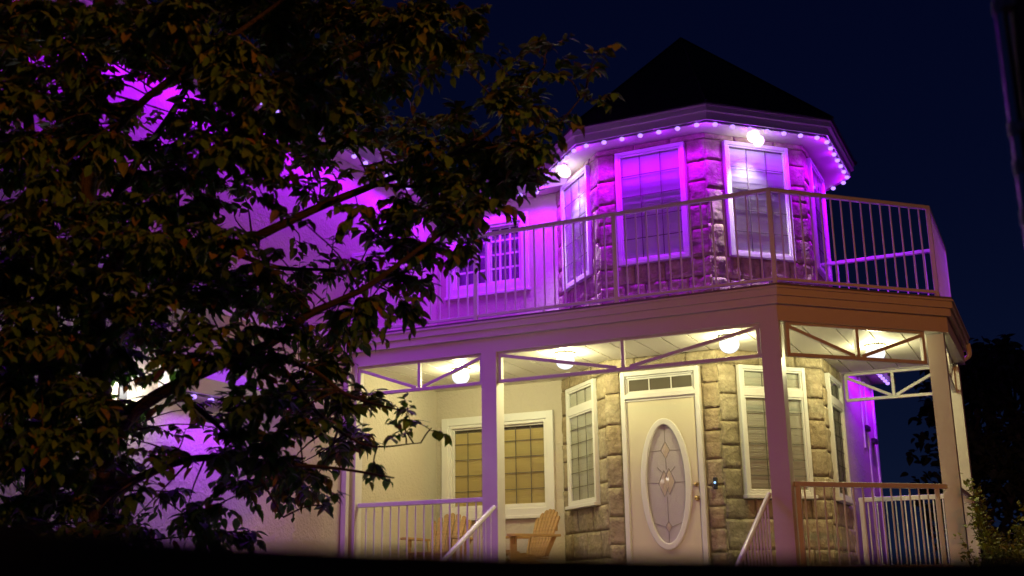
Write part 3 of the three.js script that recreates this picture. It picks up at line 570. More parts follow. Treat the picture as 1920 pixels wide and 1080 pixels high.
CL.push(
  [-1.89, 4.56, 9.46, 206], [-2.1, 4.75, 9.37, 206], [-1.81, 4.59, 9.38, 206], [-0.88, 4.1, 10.1, 206], [-1.1, 4.32, 9.7, 206], [-1.54, 4.55, 9.25, 206],
  [-0.44, 3.94, 10, 206], [-0.21, 3.8, 10.29, 206], [-0.71, 4.27, 9.59, 206], [-0.68, 4.3, 9.47, 206], [0.18, 3.8, 10.18, 206], [-0.13, 3.96, 9.9, 206],
  [-0.81, 4.73, 8.86, 206], [-0.91, 4.74, 8.78, 206], [-0.35, 4.4, 9.03, 206], [-0.18, 4.4, 9.19, 206], [0.19, 4.1, 9.38, 206], [0.18, 4.23, 9.36, 206],
  [-0.2, 4.68, 8.59, 206], [0.07, 4.32, 8.93, 206], [0.12, 4.52, 8.6, 206], [0.35, 4.29, 9.03, 206], [0.14, 4.75, 8.29, 206], [0.51, 4.28, 8.9, 206],
  [0.87, 4.16, 8.96, 206], [0.43, 4.57, 8.22, 206], [1.01, 4.25, 8.87, 121], [1.04, 4.19, 8.85, 121], [1.03, 4.38, 8.41, 84], [-1.01, 3.87, 10.19, 121],
  [-1.45, 4.04, 9.88, 121], [-1.68, 4.4, 9.38, 84], [-0.38, 3.65, 10.36, 85], [-1.4, 4.21, 9.42, 85], [-1.5, 4.49, 9.01, 120], [-1.03, 4.29, 9.2, 206],
  [-1.15, 4.38, 9.08, 206], [-1.12, 4.6, 8.71, 85], [-1.06, 4.39, 8.93, 85], [-0.85, 4.44, 8.83, 206], [-0.84, 4.38, 8.87, 206], [0.17, 3.8, 9.64, 206],
  [0.21, 3.79, 9.74, 206], [-0.13, 4.11, 9, 121], [-0.6, 4.59, 8.41, 121], [0.14, 4.05, 9, 121], [-0.13, 4.28, 8.63, 121], [-0.03, 4.45, 8.38, 121],
  [0.45, 3.94, 9.11, 121], [0.12, 4.46, 8.24, 121], [0.26, 4.27, 8.5, 121], [0.35, 4.44, 8.13, 121], [0.75, 4.05, 8.88, 121], [0.53, 4.45, 8.16, 121],
  [0.79, 4.29, 8.42, 121], [0.91, 4.24, 8.3, 120], [1.18, 4.07, 8.42, 11], [1.55, 3.94, 8.64, 11], [1.43, 4.27, 8.03, 38], [1.96, 3.86, 8.58, 11],
  [-2.09, 4.25, 9.21, 85], [-0.7, 3.44, 10.41, 85], [-0.92, 3.75, 10.08, 57], [-1.25, 4.03, 9.53, 84], [-0.46, 3.59, 10.03, 120], [-0.44, 3.8, 9.72, 38],
  [-0.98, 4.21, 8.83, 84], [0.05, 3.6, 9.73, 85], [-0.8, 4.27, 8.79, 85], [0.43, 3.44, 9.86, 121], [0.29, 3.56, 9.8, 121], [0.22, 3.69, 9.37, 121],
  [0.48, 3.51, 9.66, 121], [0.54, 3.57, 9.47, 121], [0.02, 3.99, 8.81, 121], [0.04, 4.08, 8.57, 121], [0.31, 3.9, 8.81, 121], [0.15, 4.16, 8.22, 85],
  [0.25, 4.16, 8.5, 85], [0.28, 4.22, 8.14, 120], [0.79, 3.99, 8.53, 23], [1.06, 3.96, 8.53, 11], [0.96, 4.1, 8.04, 11], [1.34, 3.97, 8.26, 84],
  [1.61, 3.86, 8.42, 38], [1.66, 4.09, 7.91, 38], [-0.76, 3.38, 10.34, 85], [-0.83, 3.45, 10.25, 85], [-2.04, 4.16, 9.09, 57], [-1.71, 4.06, 9.09, 206],
  [-1.02, 3.71, 9.66, 206], [-1.25, 3.93, 9.14, 120], [-1.25, 3.94, 8.98, 38], [-0.38, 3.58, 9.48, 57], [-0.83, 3.95, 8.83, 85], [-0.5, 3.78, 9.18, 85],
  [0.29, 3.33, 9.71, 121], [-0.47, 3.8, 8.9, 121], [-0.61, 4.03, 8.28, 121], [0.11, 3.58, 9.18, 121], [-0.17, 3.99, 8.52, 121], [0.22, 3.63, 9.02, 121],
  [0.43, 3.61, 9.07, 121], [0.25, 3.77, 8.72, 121], [0.42, 3.72, 8.67, 120], [0.64, 3.68, 8.57, 11], [0.43, 3.98, 7.97, 38], [0.73, 3.89, 8.06, 84],
  [1.4, 3.6, 8.7, 85], [1.36, 3.64, 8.61, 85], [1.24, 3.87, 7.98, 120], [1.62, 3.53, 8.47, 38], [1.78, 3.75, 8.14, 23], [-1.24, 3.41, 9.99, 121],
  [-0.73, 3.17, 10.32, 121], [-2, 3.83, 8.95, 121], [-0.91, 3.32, 10.02, 121], [-1.2, 3.6, 9.54, 121], [-1.79, 3.89, 9.01, 121], [-1.25, 3.72, 9.18, 121],
  [-0.67, 3.35, 9.77, 121], [-0.86, 3.54, 9.28, 120], [-1.19, 3.8, 8.66, 120], [0.08, 3.24, 9.81, 85], [-0.02, 3.24, 9.56, 85], [-0.21, 3.56, 9.05, 121],
  [0.36, 3.09, 9.82, 121], [0.46, 3.14, 9.72, 121], [-0.61, 3.84, 8.38, 121], [-0.2, 3.68, 8.44, 85], [-0.11, 3.62, 8.58, 85], [0.36, 3.5, 8.89, 120],
  [0.1, 3.85, 8.12, 57], [0.28, 3.82, 8.03, 120], [0.92, 3.4, 8.8, 120], [0.82, 3.69, 7.99, 121], [0.79, 3.62, 8.12, 121], [1.16, 3.46, 8.3, 206],
  [0.94, 3.68, 7.92, 206], [1.43, 3.39, 8.49, 121], [1.52, 3.31, 8.63, 121], [-2.32, 3.78, 8.98, 121], [-1.94, 3.53, 9.33, 121], [-0.67, 2.99, 10.16, 121],
  [-2.1, 3.67, 8.91, 121], [-1.46, 3.45, 9.3, 121], [-1.33, 3.47, 9.34, 121], [-1.64, 3.68, 8.83, 121], [-1.44, 3.54, 9.02, 121], [-1.28, 3.57, 8.8, 121]);
CL.push(
  [-1.32, 3.57, 8.79, 121], [-0.49, 3.24, 9.34, 121], [-1, 3.54, 8.82, 121], [-0.84, 3.53, 8.72, 85], [-0.93, 3.61, 8.6, 85], [-0.7, 3.5, 8.56, 57],
  [0.5, 2.94, 9.72, 23], [-0.04, 3.33, 8.72, 57], [-0.02, 3.47, 8.36, 38], [0.5, 3.29, 8.77, 57], [0.52, 3.4, 8.49, 85], [0.59, 3.39, 8.43, 85],
  [0.43, 3.56, 7.9, 85], [0.87, 3.3, 8.55, 85], [0.84, 3.45, 8.07, 121], [0.95, 3.24, 8.47, 121], [1.14, 3.36, 8.3, 121], [1.14, 3.3, 8.21, 121],
  [1.38, 3.29, 8.27, 85], [1.39, 3.31, 8.34, 85], [-0.78, 2.8, 10.23, 121], [-1.46, 3.07, 9.66, 121], [-1.01, 2.94, 9.91, 121], [-1.61, 3.27, 9.3, 121],
  [-1.28, 3.17, 9.4, 121], [-1.96, 3.53, 8.72, 121], [-0.66, 2.99, 9.73, 121], [-1.52, 3.35, 8.94, 121], [-0.27, 2.92, 9.82, 121], [-0.86, 3.1, 9.27, 121],
  [-0.81, 3.2, 8.94, 121], [-0.42, 2.99, 9.39, 121], [-0.5, 3.14, 9.11, 84], [-0.54, 3.24, 8.78, 11], [0.27, 2.94, 9.48, 23], [0.62, 2.73, 9.62, 11],
  [0.05, 3.26, 8.54, 23], [0.43, 3.08, 8.78, 57], [0.63, 3.03, 8.67, 121], [0.54, 3.18, 8.44, 121], [0.48, 3.4, 7.87, 121], [0.97, 2.99, 8.72, 121],
  [0.74, 3.26, 7.94, 206], [0.62, 3.25, 7.84, 206], [1.27, 3, 8.67, 84], [-2.44, 3.22, 8.79, 121], [-1.91, 3.05, 9.28, 121], [-1.61, 2.96, 9.29, 121],
  [-0.61, 2.64, 10.2, 121], [-1.09, 2.87, 9.48, 121], [-0.94, 2.81, 9.61, 121], [-0.59, 2.79, 9.82, 121], [-1.77, 3.24, 8.64, 121], [-1.19, 3.01, 8.92, 121],
  [-0.08, 2.63, 9.98, 121], [-0.13, 2.74, 9.69, 121], [-0.24, 2.73, 9.56, 121], [-0.21, 2.73, 9.41, 121], [-0.94, 3.2, 8.52, 121], [0.27, 2.63, 9.74, 120],
  [0.39, 2.62, 9.55, 23], [-0.14, 2.97, 8.59, 11], [0.05, 2.98, 8.49, 23], [0.13, 3.13, 8.12, 57], [0.53, 2.92, 8.42, 85], [0.54, 2.93, 8.41, 85],
  [0.46, 2.99, 8.05, 85], [0.74, 2.87, 8.48, 85], [0.87, 2.9, 8.23, 84], [-0.89, 2.53, 10.16, 121], [-1.07, 2.6, 10.02, 121], [-0.99, 2.59, 9.88, 121],
  [-1.04, 2.57, 9.74, 121], [-0.55, 2.5, 9.99, 121], [-1.27, 2.69, 9.38, 121], [-1.19, 2.87, 9.1, 121], [-0.26, 2.42, 10, 121], [-1.3, 2.93, 8.75, 121],
  [-1.44, 2.98, 8.69, 121], [-1.43, 3.04, 8.31, 121], [-0.57, 2.75, 9.27, 121], [-0.67, 2.85, 8.91, 121], [-0.7, 2.82, 8.72, 121], [-0.73, 2.88, 8.48, 85],
  [-0.43, 2.73, 8.8, 85], [-0.2, 2.73, 8.84, 120], [-0.45, 2.91, 8.19, 84], [-0.18, 2.89, 8.19, 57], [0.29, 2.8, 8.47, 84], [0.39, 2.79, 8.2, 120],
  [0.33, 2.87, 7.79, 84], [-1.1, 2.42, 9.98, 121], [-0.81, 2.28, 10.13, 121], [-1.43, 2.59, 9.44, 121], [-0.85, 2.44, 9.88, 121], [-1.7, 2.69, 8.91, 121],
  [-1.04, 2.53, 9.53, 121], [-0.44, 2.32, 9.79, 121], [-1.52, 2.74, 8.75, 121], [-0.45, 2.33, 9.68, 121], [-0.95, 2.54, 9.1, 121], [-0.45, 2.49, 9.41, 121],
  [-0.23, 2.39, 9.67, 121], [-0.69, 2.62, 8.8, 121], [-0.34, 2.52, 9.25, 121], [-0.22, 2.53, 9.01, 85], [-0.89, 2.77, 8.19, 85], [-0.47, 2.7, 8.34, 120],
  [0.04, 2.56, 8.81, 84], [0.23, 2.45, 8.68, 84], [0.45, 2.5, 8.64, 120], [0.67, 2.46, 8.56, 84], [-0.9, 2.23, 10.03, 121], [-0.86, 2.1, 10.13, 121],
  [-0.7, 2.15, 9.98, 121], [-1.6, 2.41, 9.23, 121], [-2.12, 2.58, 8.44, 121], [-1.2, 2.29, 9.39, 121], [-1.91, 2.54, 8.34, 121], [-1.88, 2.59, 8.46, 121],
  [-1.59, 2.59, 8.33, 121], [-1.36, 2.51, 8.66, 121], [-0.6, 2.31, 9.18, 84], [0.05, 2.19, 9.65, 120], [-0.62, 2.43, 8.5, 120], [0.16, 2.26, 9.18, 84],
  [-0.41, 2.5, 8.2, 84], [-0.14, 2.47, 8.19, 84], [0.01, 2.51, 8.07, 84], [-1.91, 2.27, 9.16, 121], [-1.89, 2.23, 9.28, 121], [-1.73, 2.25, 9.14, 121],
  [-1.86, 2.32, 8.97, 121], [-0.88, 1.99, 9.68, 121], [-2.19, 2.43, 8.44, 121], [-1.99, 2.36, 8.33, 121], [-1.13, 2.24, 9.07, 121], [-0.71, 2.08, 9.29, 23],
  [-0.1, 2.03, 9.74, 85], [-0.33, 2.1, 9.45, 85], [0.06, 2.02, 9.67, 84], [0.03, 2.05, 9.26, 84], [0.12, 2.11, 9.13, 120], [-0.2, 2.16, 8.31, 120],
  [0.22, 2.13, 8.75, 120], [-1.07, 1.91, 9.94, 121], [-1.08, 1.91, 9.87, 121], [-1.21, 1.95, 9.49, 121], [-1.9, 2.01, 8.98, 121], [-0.68, 1.83, 9.79, 121]);
CL.push(
  [-2.16, 2.13, 8.44, 121], [-1.18, 1.97, 9.02, 121], [-0.52, 1.78, 9.79, 121], [-1.54, 2.06, 8.48, 11], [-0.3, 1.86, 9.43, 23], [-1.41, 2.09, 8.01, 38],
  [-0.35, 1.89, 8.89, 120], [0.37, 1.79, 9.51, 85], [-0.57, 2.08, 8.27, 85], [-0.62, 2.05, 7.82, 85], [-0.69, 2.15, 7.78, 85], [0.23, 1.97, 8.68, 85],
  [0.27, 1.91, 8.63, 85], [0.16, 1.99, 8.21, 84], [0.59, 1.86, 8.43, 23], [-2.4, 1.91, 8.79, 121], [-1.88, 1.79, 9.15, 121], [-0.74, 1.61, 9.98, 121],
  [-1.49, 1.82, 9.24, 121], [-0.59, 1.65, 9.81, 121], [-0.64, 1.64, 9.83, 121], [-1.29, 1.86, 8.99, 121], [-0.88, 1.72, 9.37, 121], [-1.65, 1.95, 8.26, 38],
  [-0.74, 1.77, 8.89, 11], [-1.07, 1.9, 8.23, 11], [-0.27, 1.7, 8.97, 120], [0.31, 1.59, 9.37, 85], [-0.11, 1.73, 8.79, 85], [0.19, 1.75, 8.96, 85],
  [-0.32, 1.88, 8.2, 85], [-0.33, 1.79, 7.73, 85], [-0.39, 1.93, 7.69, 85], [-0.2, 1.8, 7.72, 57], [0.49, 1.74, 8.34, 23], [0.72, 1.75, 8.37, 11],
  [-2.6, 1.66, 8.59, 121], [-1.37, 1.61, 9.65, 121], [-1.77, 1.66, 9.05, 121], [-1.08, 1.54, 9.63, 121], [-1.22, 1.6, 9.23, 121], [-0.99, 1.48, 9.47, 121],
  [-1.85, 1.72, 8.32, 121], [-1.87, 1.68, 8.36, 121], [-0.45, 1.55, 9.51, 38], [-0.5, 1.6, 9.14, 38], [-0.13, 1.56, 9.3, 38], [-0.49, 1.63, 8.71, 84],
  [0.22, 1.51, 9.25, 85], [-0.38, 1.55, 8.41, 85], [-0.36, 1.6, 8.24, 85], [-0.01, 1.5, 8.65, 85], [-0.17, 1.67, 8.07, 57], [0.25, 1.54, 8.28, 23],
  [-1.61, 1.36, 9.29, 121], [-1.22, 1.31, 9.71, 121], [-1.63, 1.38, 9.07, 121], [-1.51, 1.4, 9.15, 121], [-1.15, 1.31, 9.32, 121], [-2.16, 1.49, 8.3, 121],
  [-2.01, 1.56, 8.1, 85], [-1.23, 1.46, 8.95, 85], [-0.61, 1.33, 9.4, 57], [-1.06, 1.44, 8.6, 57], [-0.43, 1.3, 8.95, 57], [-0.33, 1.43, 8.83, 84],
  [-0.8, 1.51, 7.82, 120], [-0.52, 1.46, 7.9, 57], [0.1, 1.31, 8.5, 23], [-1.77, 1.17, 9.25, 121], [-1.48, 1.19, 9.5, 121], [-2.28, 1.22, 8.47, 121],
  [-2.56, 1.26, 8.3, 121], [-0.77, 1.13, 9.64, 121], [-2.09, 1.24, 8.31, 121], [-0.52, 1.11, 9.62, 85], [-0.86, 1.21, 9.28, 85], [-1.33, 1.2, 8.59, 120],
  [-0.39, 1.22, 9.24, 84], [-0.83, 1.16, 8.54, 120], [-0.79, 1.17, 8.26, 120]);

const LIMBS = [
  ['trunk', [[-1.43, 0.59, 8.79, 0.14], [-1.35, 1.17, 8.92, 0.11], [-1.29, 1.69, 9.04, 0.095], [-1.28, 2.35, 9.16, 0.08], [-1.27, 3.08, 9.32, 0.065], [-1.18, 3.82, 9.43, 0.05], [-1.05, 4.71, 9.57, 0.035], [-0.91, 5.37, 9.69, 0.02]]],
  ['limb', [[-1.98, 0.59, 8.82, 0.1], [-1.89, 1.19, 8.95, 0.085], [-1.79, 1.72, 9.05, 0.075], [-1.72, 2.41, 9.11, 0.06], [-1.78, 3.18, 9.25, 0.045], [-1.81, 4.15, 9.43, 0.03], [-1.73, 5.01, 9.64, 0.015]]],
  ['limb', [[-1.24, 1.72, 9.02, 0.055], [-0.98, 1.9, 9.07, 0.042], [-0.7, 2.01, 9.08, 0.038], [-0.36, 2.15, 9.01, 0.034], [-0.08, 2.24, 8.96, 0.03], [0.17, 2.41, 8.89, 0.024], [0.51, 2.57, 8.78, 0.018], [0.84, 2.83, 8.64, 0.012], [1.13, 3.03, 8.5, 0.006]]],
  ['limb', [[-1.29, 1.38, 8.95, 0.035], [-0.94, 1.49, 9.04, 0.028], [-0.66, 1.56, 9.04, 0.024], [-0.38, 1.58, 9.03, 0.02], [-0.05, 1.54, 8.86, 0.014], [0.29, 1.5, 8.69, 0.009], [0.54, 1.45, 8.5, 0.005]]],
  ['limb', [[-1.26, 2.61, 9.23, 0.05], [-0.83, 2.98, 9.31, 0.04], [-0.36, 3.35, 9.3, 0.032], [0.1, 3.69, 9.19, 0.025], [0.58, 4.04, 8.94, 0.017], [1.11, 4.34, 8.66, 0.007]]],
  ['limb', [[-1.27, 2.32, 9.15, 0.05], [-0.9, 2.61, 9.01, 0.042], [-0.53, 2.93, 8.81, 0.036], [-0.1, 3.14, 8.66, 0.028], [0.36, 3.33, 8.5, 0.022], [0.84, 3.51, 8.32, 0.016], [1.18, 3.74, 8.22, 0.01], [1.44, 4.05, 8.19, 0.005]]],
  ['limb', [[0.84, 3.51, 8.32, 0.012], [1.17, 3.53, 8.28, 0.009], [1.49, 3.64, 8.16, 0.007], [1.7, 3.85, 8.13, 0.003]]],
  ['limb', [[0.36, 3.33, 8.5, 0.014], [0.74, 3.28, 8.42, 0.011], [1.13, 3.29, 8.35, 0.008], [1.49, 3.22, 8.27, 0.004]]],
  ['limb', [[-1.28, 2.92, 9.27, 0.04], [-1.27, 3.51, 8.99, 0.03], [-1.13, 4.08, 8.74, 0.022], [-0.89, 4.63, 8.67, 0.014], [-0.69, 5.14, 8.72, 0.007]]],
  ['limb', [[-0.36, 2.15, 9.01, 0.022], [-0.03, 2.14, 9.02, 0.018], [0.25, 2.06, 8.98, 0.014], [0.46, 1.9, 8.9, 0.01], [0.75, 1.8, 8.78, 0.004]]],
  ['limb', [[-0.08, 2.24, 8.96, 0.016], [-0.05, 2.09, 8.79, 0.013], [0.04, 1.85, 8.56, 0.01], [0.28, 1.67, 8.4, 0.007], [0.58, 1.68, 8.26, 0.003]]],
  ['limb', [[-0.7, 2.01, 9.08, 0.02], [-0.43, 1.8, 9, 0.015], [-0.19, 1.54, 8.93, 0.011], [-0.06, 1.23, 8.77, 0.004]]],
  ['limb', [[-1.2, 3.48, 9.38, 0.03], [-0.4, 3.61, 9.74, 0.022], [0.1, 3.86, 9.69, 0.016], [0.52, 4.15, 9.58, 0.008]]],
  ['limb', [[-0.53, 2.93, 8.81, 0.02], [-0.39, 2.88, 8.49, 0.015], [-0.06, 2.87, 8.22, 0.01], [0.3, 2.69, 8, 0.005]]],
  ['limb', [[-1.38, 1.95, 9.13, 0.03], [-1.2, 2.07, 9.57, 0.022], [-1.21, 2.28, 9.86, 0.014], [-1.32, 2.43, 10.07, 0.007]]]
];
{
  const t = thing('leafy_tree', 'big dark leafy tree close in front of the left wing', 'tree', [-1.45, 0, 8.75]), o = t.position;
  const limbPts = [];
  for (const [name, pts] of LIMBS) {
    const p = pts.map(q => V(q[0], q[1], q[2]).sub(o)), r = pts.map(q => q[3]);
    if (p[0].y < 0.8) { const b = p[0].clone(); b.y = -0.1; b.x += (b.x) * 0.05; p.unshift(b); r.unshift(r[0] * 1.5); }
    mesh(name === 'trunk' ? 'trunk' : 'limb', taper(p, r, 9, 6), M.bark, t);
    const c = new THREE.CatmullRomCurve3(p); for (let i = 0; i <= 30; i++) limbPts.push(c.getPoint(i / 30));
  }
  // the crown goes on above and to the left of what the picture shows
  for (let i = 0; i < 150; i++) { const a = rnd() * 6.283, q = Math.sqrt(rnd()), y = rr(5.0, 7.4), R = 1.9 * Math.sqrt(Math.max(0.05, 1 - ((y - 5.0) / 2.6) ** 2)); CL.push([-1.2 + Math.cos(a) * q * R, y, 9.5 + Math.sin(a) * q * R * 0.8, 26]); }
  for (let i = 0; i < 70; i++) CL.push([rr(-3.1, -2.3), rr(2.2, 5.2), rr(8.3, 9.9), 24]);
  const leaves = [], twigs = [];
  const cam = camera.position.clone().sub(o);
  for (const c of CL) {
    const C = V(c[0], c[1], c[2]).sub(o);
    let best = limbPts[0], bd = 1e9; for (const p of limbPts) { const d = p.distanceToSquared(C) + (p.y > C.y + 0.15 ? 0.05 : 0); if (d < bd) { bd = d; best = p; } }
    const dir = C.clone().sub(best), dist = dir.length(); dir.normalize();
    const mid = best.clone().lerp(C, 0.5).add(V(rr(-0.04, 0.04), rr(0.0, 0.08) * Math.min(1, dist), rr(-0.04, 0.04)));
    const nT = Math.max(2, Math.round(c[3] / 7.5));
    twigs.push(taper([best, mid, C], [0.005 + 0.004 * Math.min(1, dist), 0.005, 0.003], 5, 3));
    for (let k = 0; k < nT; k++) {
      const d = dir.clone().multiplyScalar(0.7).add(V(rr(-1, 1), rr(-0.55, 0.7), rr(-1, 1))).normalize(), L = rr(0.10, 0.22), s = C.clone().addScaledVector(dir, -Math.min(dist * 0.4, rr(0, 0.10)));
      const e = s.clone().addScaledVector(d, L); e.y -= L * 0.22; const m = s.clone().lerp(e, 0.5); m.y += L * 0.08;
      twigs.push(taper([s, m, e], [0.003, 0.0023, 0.0013], 4, 2));
      const n = Math.round(c[3] / nT), cv = new THREE.QuadraticBezierCurve3(s, m.clone().multiplyScalar(2).addScaledVector(s, -0.5).addScaledVector(e, -0.5), e);
      for (let i = 0; i < n; i++) {
        const u = (i + 0.8) / n, p = cv.getPoint(Math.min(1, u)), tg = cv.getTangent(Math.min(1, u)), sd = i % 2 ? 1 : -1, side = new THREE.Vector3().crossVectors(tg, V(0, 1, 0)).normalize();
        const x = tg.clone().multiplyScalar(rr(0.4, 0.9)).addScaledVector(side, sd * rr(0.5, 1)).add(V(0, rr(-0.75, 0.12), 0)).normalize();
        let y = V(rr(-0.5, 0.5), 1, rr(-0.5, 0.5)); const z = new THREE.Vector3().crossVectors(x, y).normalize(); y = new THREE.Vector3().crossVectors(z, x);
        const q = rr(0.6, 1.3), mt = new THREE.Matrix4().makeBasis(x, y, z).scale(V(q, q, q)).setPosition(p);
        leaves.push({ mt, p, d: p.distanceTo(cam), tint: tintOf(p.y > 3.0 ? 0.35 : 0), kind: Math.floor(rnd() * 3) });
      }
    }
  }
  mesh('twigs', twigs, M.bark, t).userData.kind = 'stuff';
  const kinds = [leafGeo(0.078, 0.046, 0.25, 0.25), leafGeo(0.072, 0.048, 0.45, 0.45), leafGeo(0.084, 0.045, 0.12, 0.10)];
  // the 300 that show largest, of those that stand in the picture, one by one
  const proj = camera.clone(); proj.updateMatrixWorld(true); proj.updateProjectionMatrix();
  leaves.sort((a, b) => a.d - b.d);
  let made = 0; const rest = [];
  for (const l of leaves) {
    const q = l.p.clone().add(o).project(proj);
    if (made < 300 && Math.abs(q.x) < 0.99 && Math.abs(q.y) < 0.97) { const m = mesh('leaf', kinds[l.kind], tintMats[l.tint], t); m.applyMatrix4(l.mt); made++; } else rest.push(l);
  }
  kinds.forEach((g, k) => {
    const R = rest.filter(l => l.kind === k), im = new THREE.InstancedMesh(g, leafMat(rgb(1, 1, 1)), R.length), c = new THREE.Color();
    R.forEach((l, i) => { im.setMatrixAt(i, l.mt); const v = rr(0.8, 1.2); c.setRGB(...tints[l.tint].map(q => q * v)); im.setColorAt(i, c); });
    im.name = numbered('foliage'); im.userData.kind = 'stuff'; im.castShadow = im.receiveShadow = true; t.add(im);
  });
}
// dark trees far behind on the right
function farTree(label, x, z, h, w, n, col) {
  const t = thing('far_tree', label, 'tree', [x, 0, z], 'dark trees behind the house');
  mesh('trunk', taper([V(0, -0.1, 0), V(0.1, h * 0.4, 0), V(-0.05, h * 0.75, 0.05), V(0, h * 0.97, 0)], [0.22, 0.15, 0.08, 0.02], 8, 4), M.bark, t);
  const clumps = [];
  for (let i = 0; i < 46; i++) { const v = Math.pow(rnd(), 0.8), a = rnd() * 6.283, R = w * (0.35 + 0.65 * Math.sin(Math.PI * Math.min(1, 0.15 + v * 0.85))) * (0.5 + 0.5 * rnd()); clumps.push([V(Math.cos(a) * R, h * (0.12 + 0.84 * v), Math.sin(a) * R), rr(0.28, 0.6)]); }
  const limbs = clumps.slice(0, 22).map(([c]) => taper([V(0, c.y * 0.75, 0), c.clone().multiplyScalar(0.5).setY(c.y * 0.9), c], [0.05, 0.035, 0.01], 5, 3));
  mesh('limbs', limbs, M.bark, t);
  const g = leafGeo(0.20, 0.12, 0.3, 0.3), im = new THREE.InstancedMesh(g, leafMat(col), n), m = new THREE.Matrix4(), q = new THREE.Quaternion();
  for (let i = 0; i < n; i++) {
    const [c, r] = clumps[Math.floor(rnd() * clumps.length)], u = V(rr(-1, 1), rr(-1, 1), rr(-1, 1)); if (u.length() > 1) u.normalize();
    const p = c.clone().add(u.multiplyScalar(r)); q.setFromEuler(new THREE.Euler(rr(-1, 1), rnd() * 6.28, rr(-1, 0.4))); const s = rr(0.7, 1.4); m.compose(p, q, V(s, s, s)); im.setMatrixAt(i, m);
  }
  im.name = numbered('crown'); im.userData.kind = 'stuff'; im.castShadow = true; t.add(im);
}
farTree('dark tree seen through the porch between its two right posts', 2.35, -12.0, 5.9, 1.15, 2300, rgb(0.035, 0.055, 0.022));
farTree('tall dark tree against the sky right of the porch', 3.35, -12.6, 6.1, 1.35, 3400, rgb(0.035, 0.055, 0.022));
farTree('dark tree at the right edge behind the shrub', 5.2, -13.5, 5.4, 1.5, 3000, rgb(0.035, 0.055, 0.022));
// shrub by the right post
{
  const t = thing('garden_shrub', 'golden green bushy shrub at the right corner of the porch', 'shrub', [4.0, 0, 1.55]);
  const stems = [], pts = [];
  for (let i = 0; i < 140; i++) {
    const a = rnd() * 6.283, R = Math.sqrt(rnd()), x = Math.cos(a) * R * 0.75, z = Math.sin(a) * R * 0.7, h = (1.12 + 0.62 * rnd() * rnd()) * (1 - 0.18 * R * R), e = V(x * 1.15 + rr(-0.1, 0.1), h, z * 1.15 + rr(-0.1, 0.1));
    const p = [V(x * 0.3, 0, z * 0.3), V(x * 0.85, h * 0.5, z * 0.85), e]; stems.push(taper(p, [0.008, 0.005, 0.002], 5, 3));
    const c = new THREE.CatmullRomCurve3(p); for (let k = 0; k < 90; k++) { const u = 0.32 + 0.68 * rnd(); pts.push(c.getPoint(u).add(V(rr(-1, 1), rr(-1, 1), rr(-1, 1)).multiplyScalar(0.052))); }
  }
  // a shoot that climbs the corner post
  for (let i = 0; i < 14; i++) { const e = V(-0.72 + rr(-0.12, 0.08), rr(1.2, 1.86), rr(-0.15, 0.25)), p = [V(-0.35, 0.7, 0.05), V(-0.62, e.y * 0.75, e.z * 0.7), e]; stems.push(taper(p, [0.006, 0.004, 0.002], 5, 3)); const c = new THREE.CatmullRomCurve3(p); for (let k = 0; k < 36; k++) pts.push(c.getPoint(0.25 + 0.75 * rnd()).add(V(rr(-1, 1), rr(-1, 1), rr(-1, 1)).multiplyScalar(0.05))); }
  mesh('stem', stems, M.bark, t);
  const g = leafGeo(0.055, 0.030, 0.25, 0.25), im = new THREE.InstancedMesh(g, leafMat(rgb(1, 1, 1)), pts.length), m = new THREE.Matrix4(), q = new THREE.Quaternion(), c = new THREE.Color();
  pts.forEach((p, i) => { q.setFromEuler(new THREE.Euler(rr(-0.8, 0.8), rnd() * 6.28, rr(-0.2, 1.2))); const s = rr(0.7, 1.3); m.compose(p, q, V(s, s, s)); im.setMatrixAt(i, m); const v = rr(0.7, 1.2), y = Math.min(1, Math.max(0, rnd() < 0.3 ? 0.3 : 0.8)); c.setRGB((0.17 + 0.16 * y) * v, (0.24 + 0.13 * y) * v, 0.03 * v); im.setColorAt(i, c); });
  im.name = numbered('foliage'); im.userData.kind = 'stuff'; im.castShadow = im.receiveShadow = true; t.add(im);
}

// unseen hedge beside the viewer, placed to shade the wall and the pole
{
  const t = thing('unseen_shade_hedge', 'unseen hedge out of view to the right, placed to shade the wall and pole', 'hedge', [6.2, 0, 13.5]), pts = [];
  mesh('stem', Array.from({ length: 7 }, (_, i) => taper([V(rr(-0.1, 0.1), 0, -1.5 + i * 0.5), V(rr(-0.1, 0.1), 1.9, -1.5 + i * 0.5), V(0, 4.15, -1.5 + i * 0.5)], [0.05, 0.035, 0.01], 6, 3)), M.bark, t);
  const g = leafGeo(0.13, 0.08, 0.3, 0.2), n = 14000, im = new THREE.InstancedMesh(g, leafMat(rgb(0.04, 0.075, 0.02)), n), m = new THREE.Matrix4(), q = new THREE.Quaternion();
  for (let i = 0; i < n; i++) { q.setFromEuler(new THREE.Euler(rr(-0.6, 0.6), rnd() * 6.28, rr(0.2, 1.5))); const s = rr(0.7, 1.4); m.compose(V(rr(-0.42, 0.42), rr(0.02, 4.25), rr(-1.85, 1.85)), q, V(s, s, s)); im.setMatrixAt(i, m); }
  im.name = numbered('foliage'); im.userData.kind = 'stuff'; im.castShadow = im.receiveShadow = true; t.add(im);
}

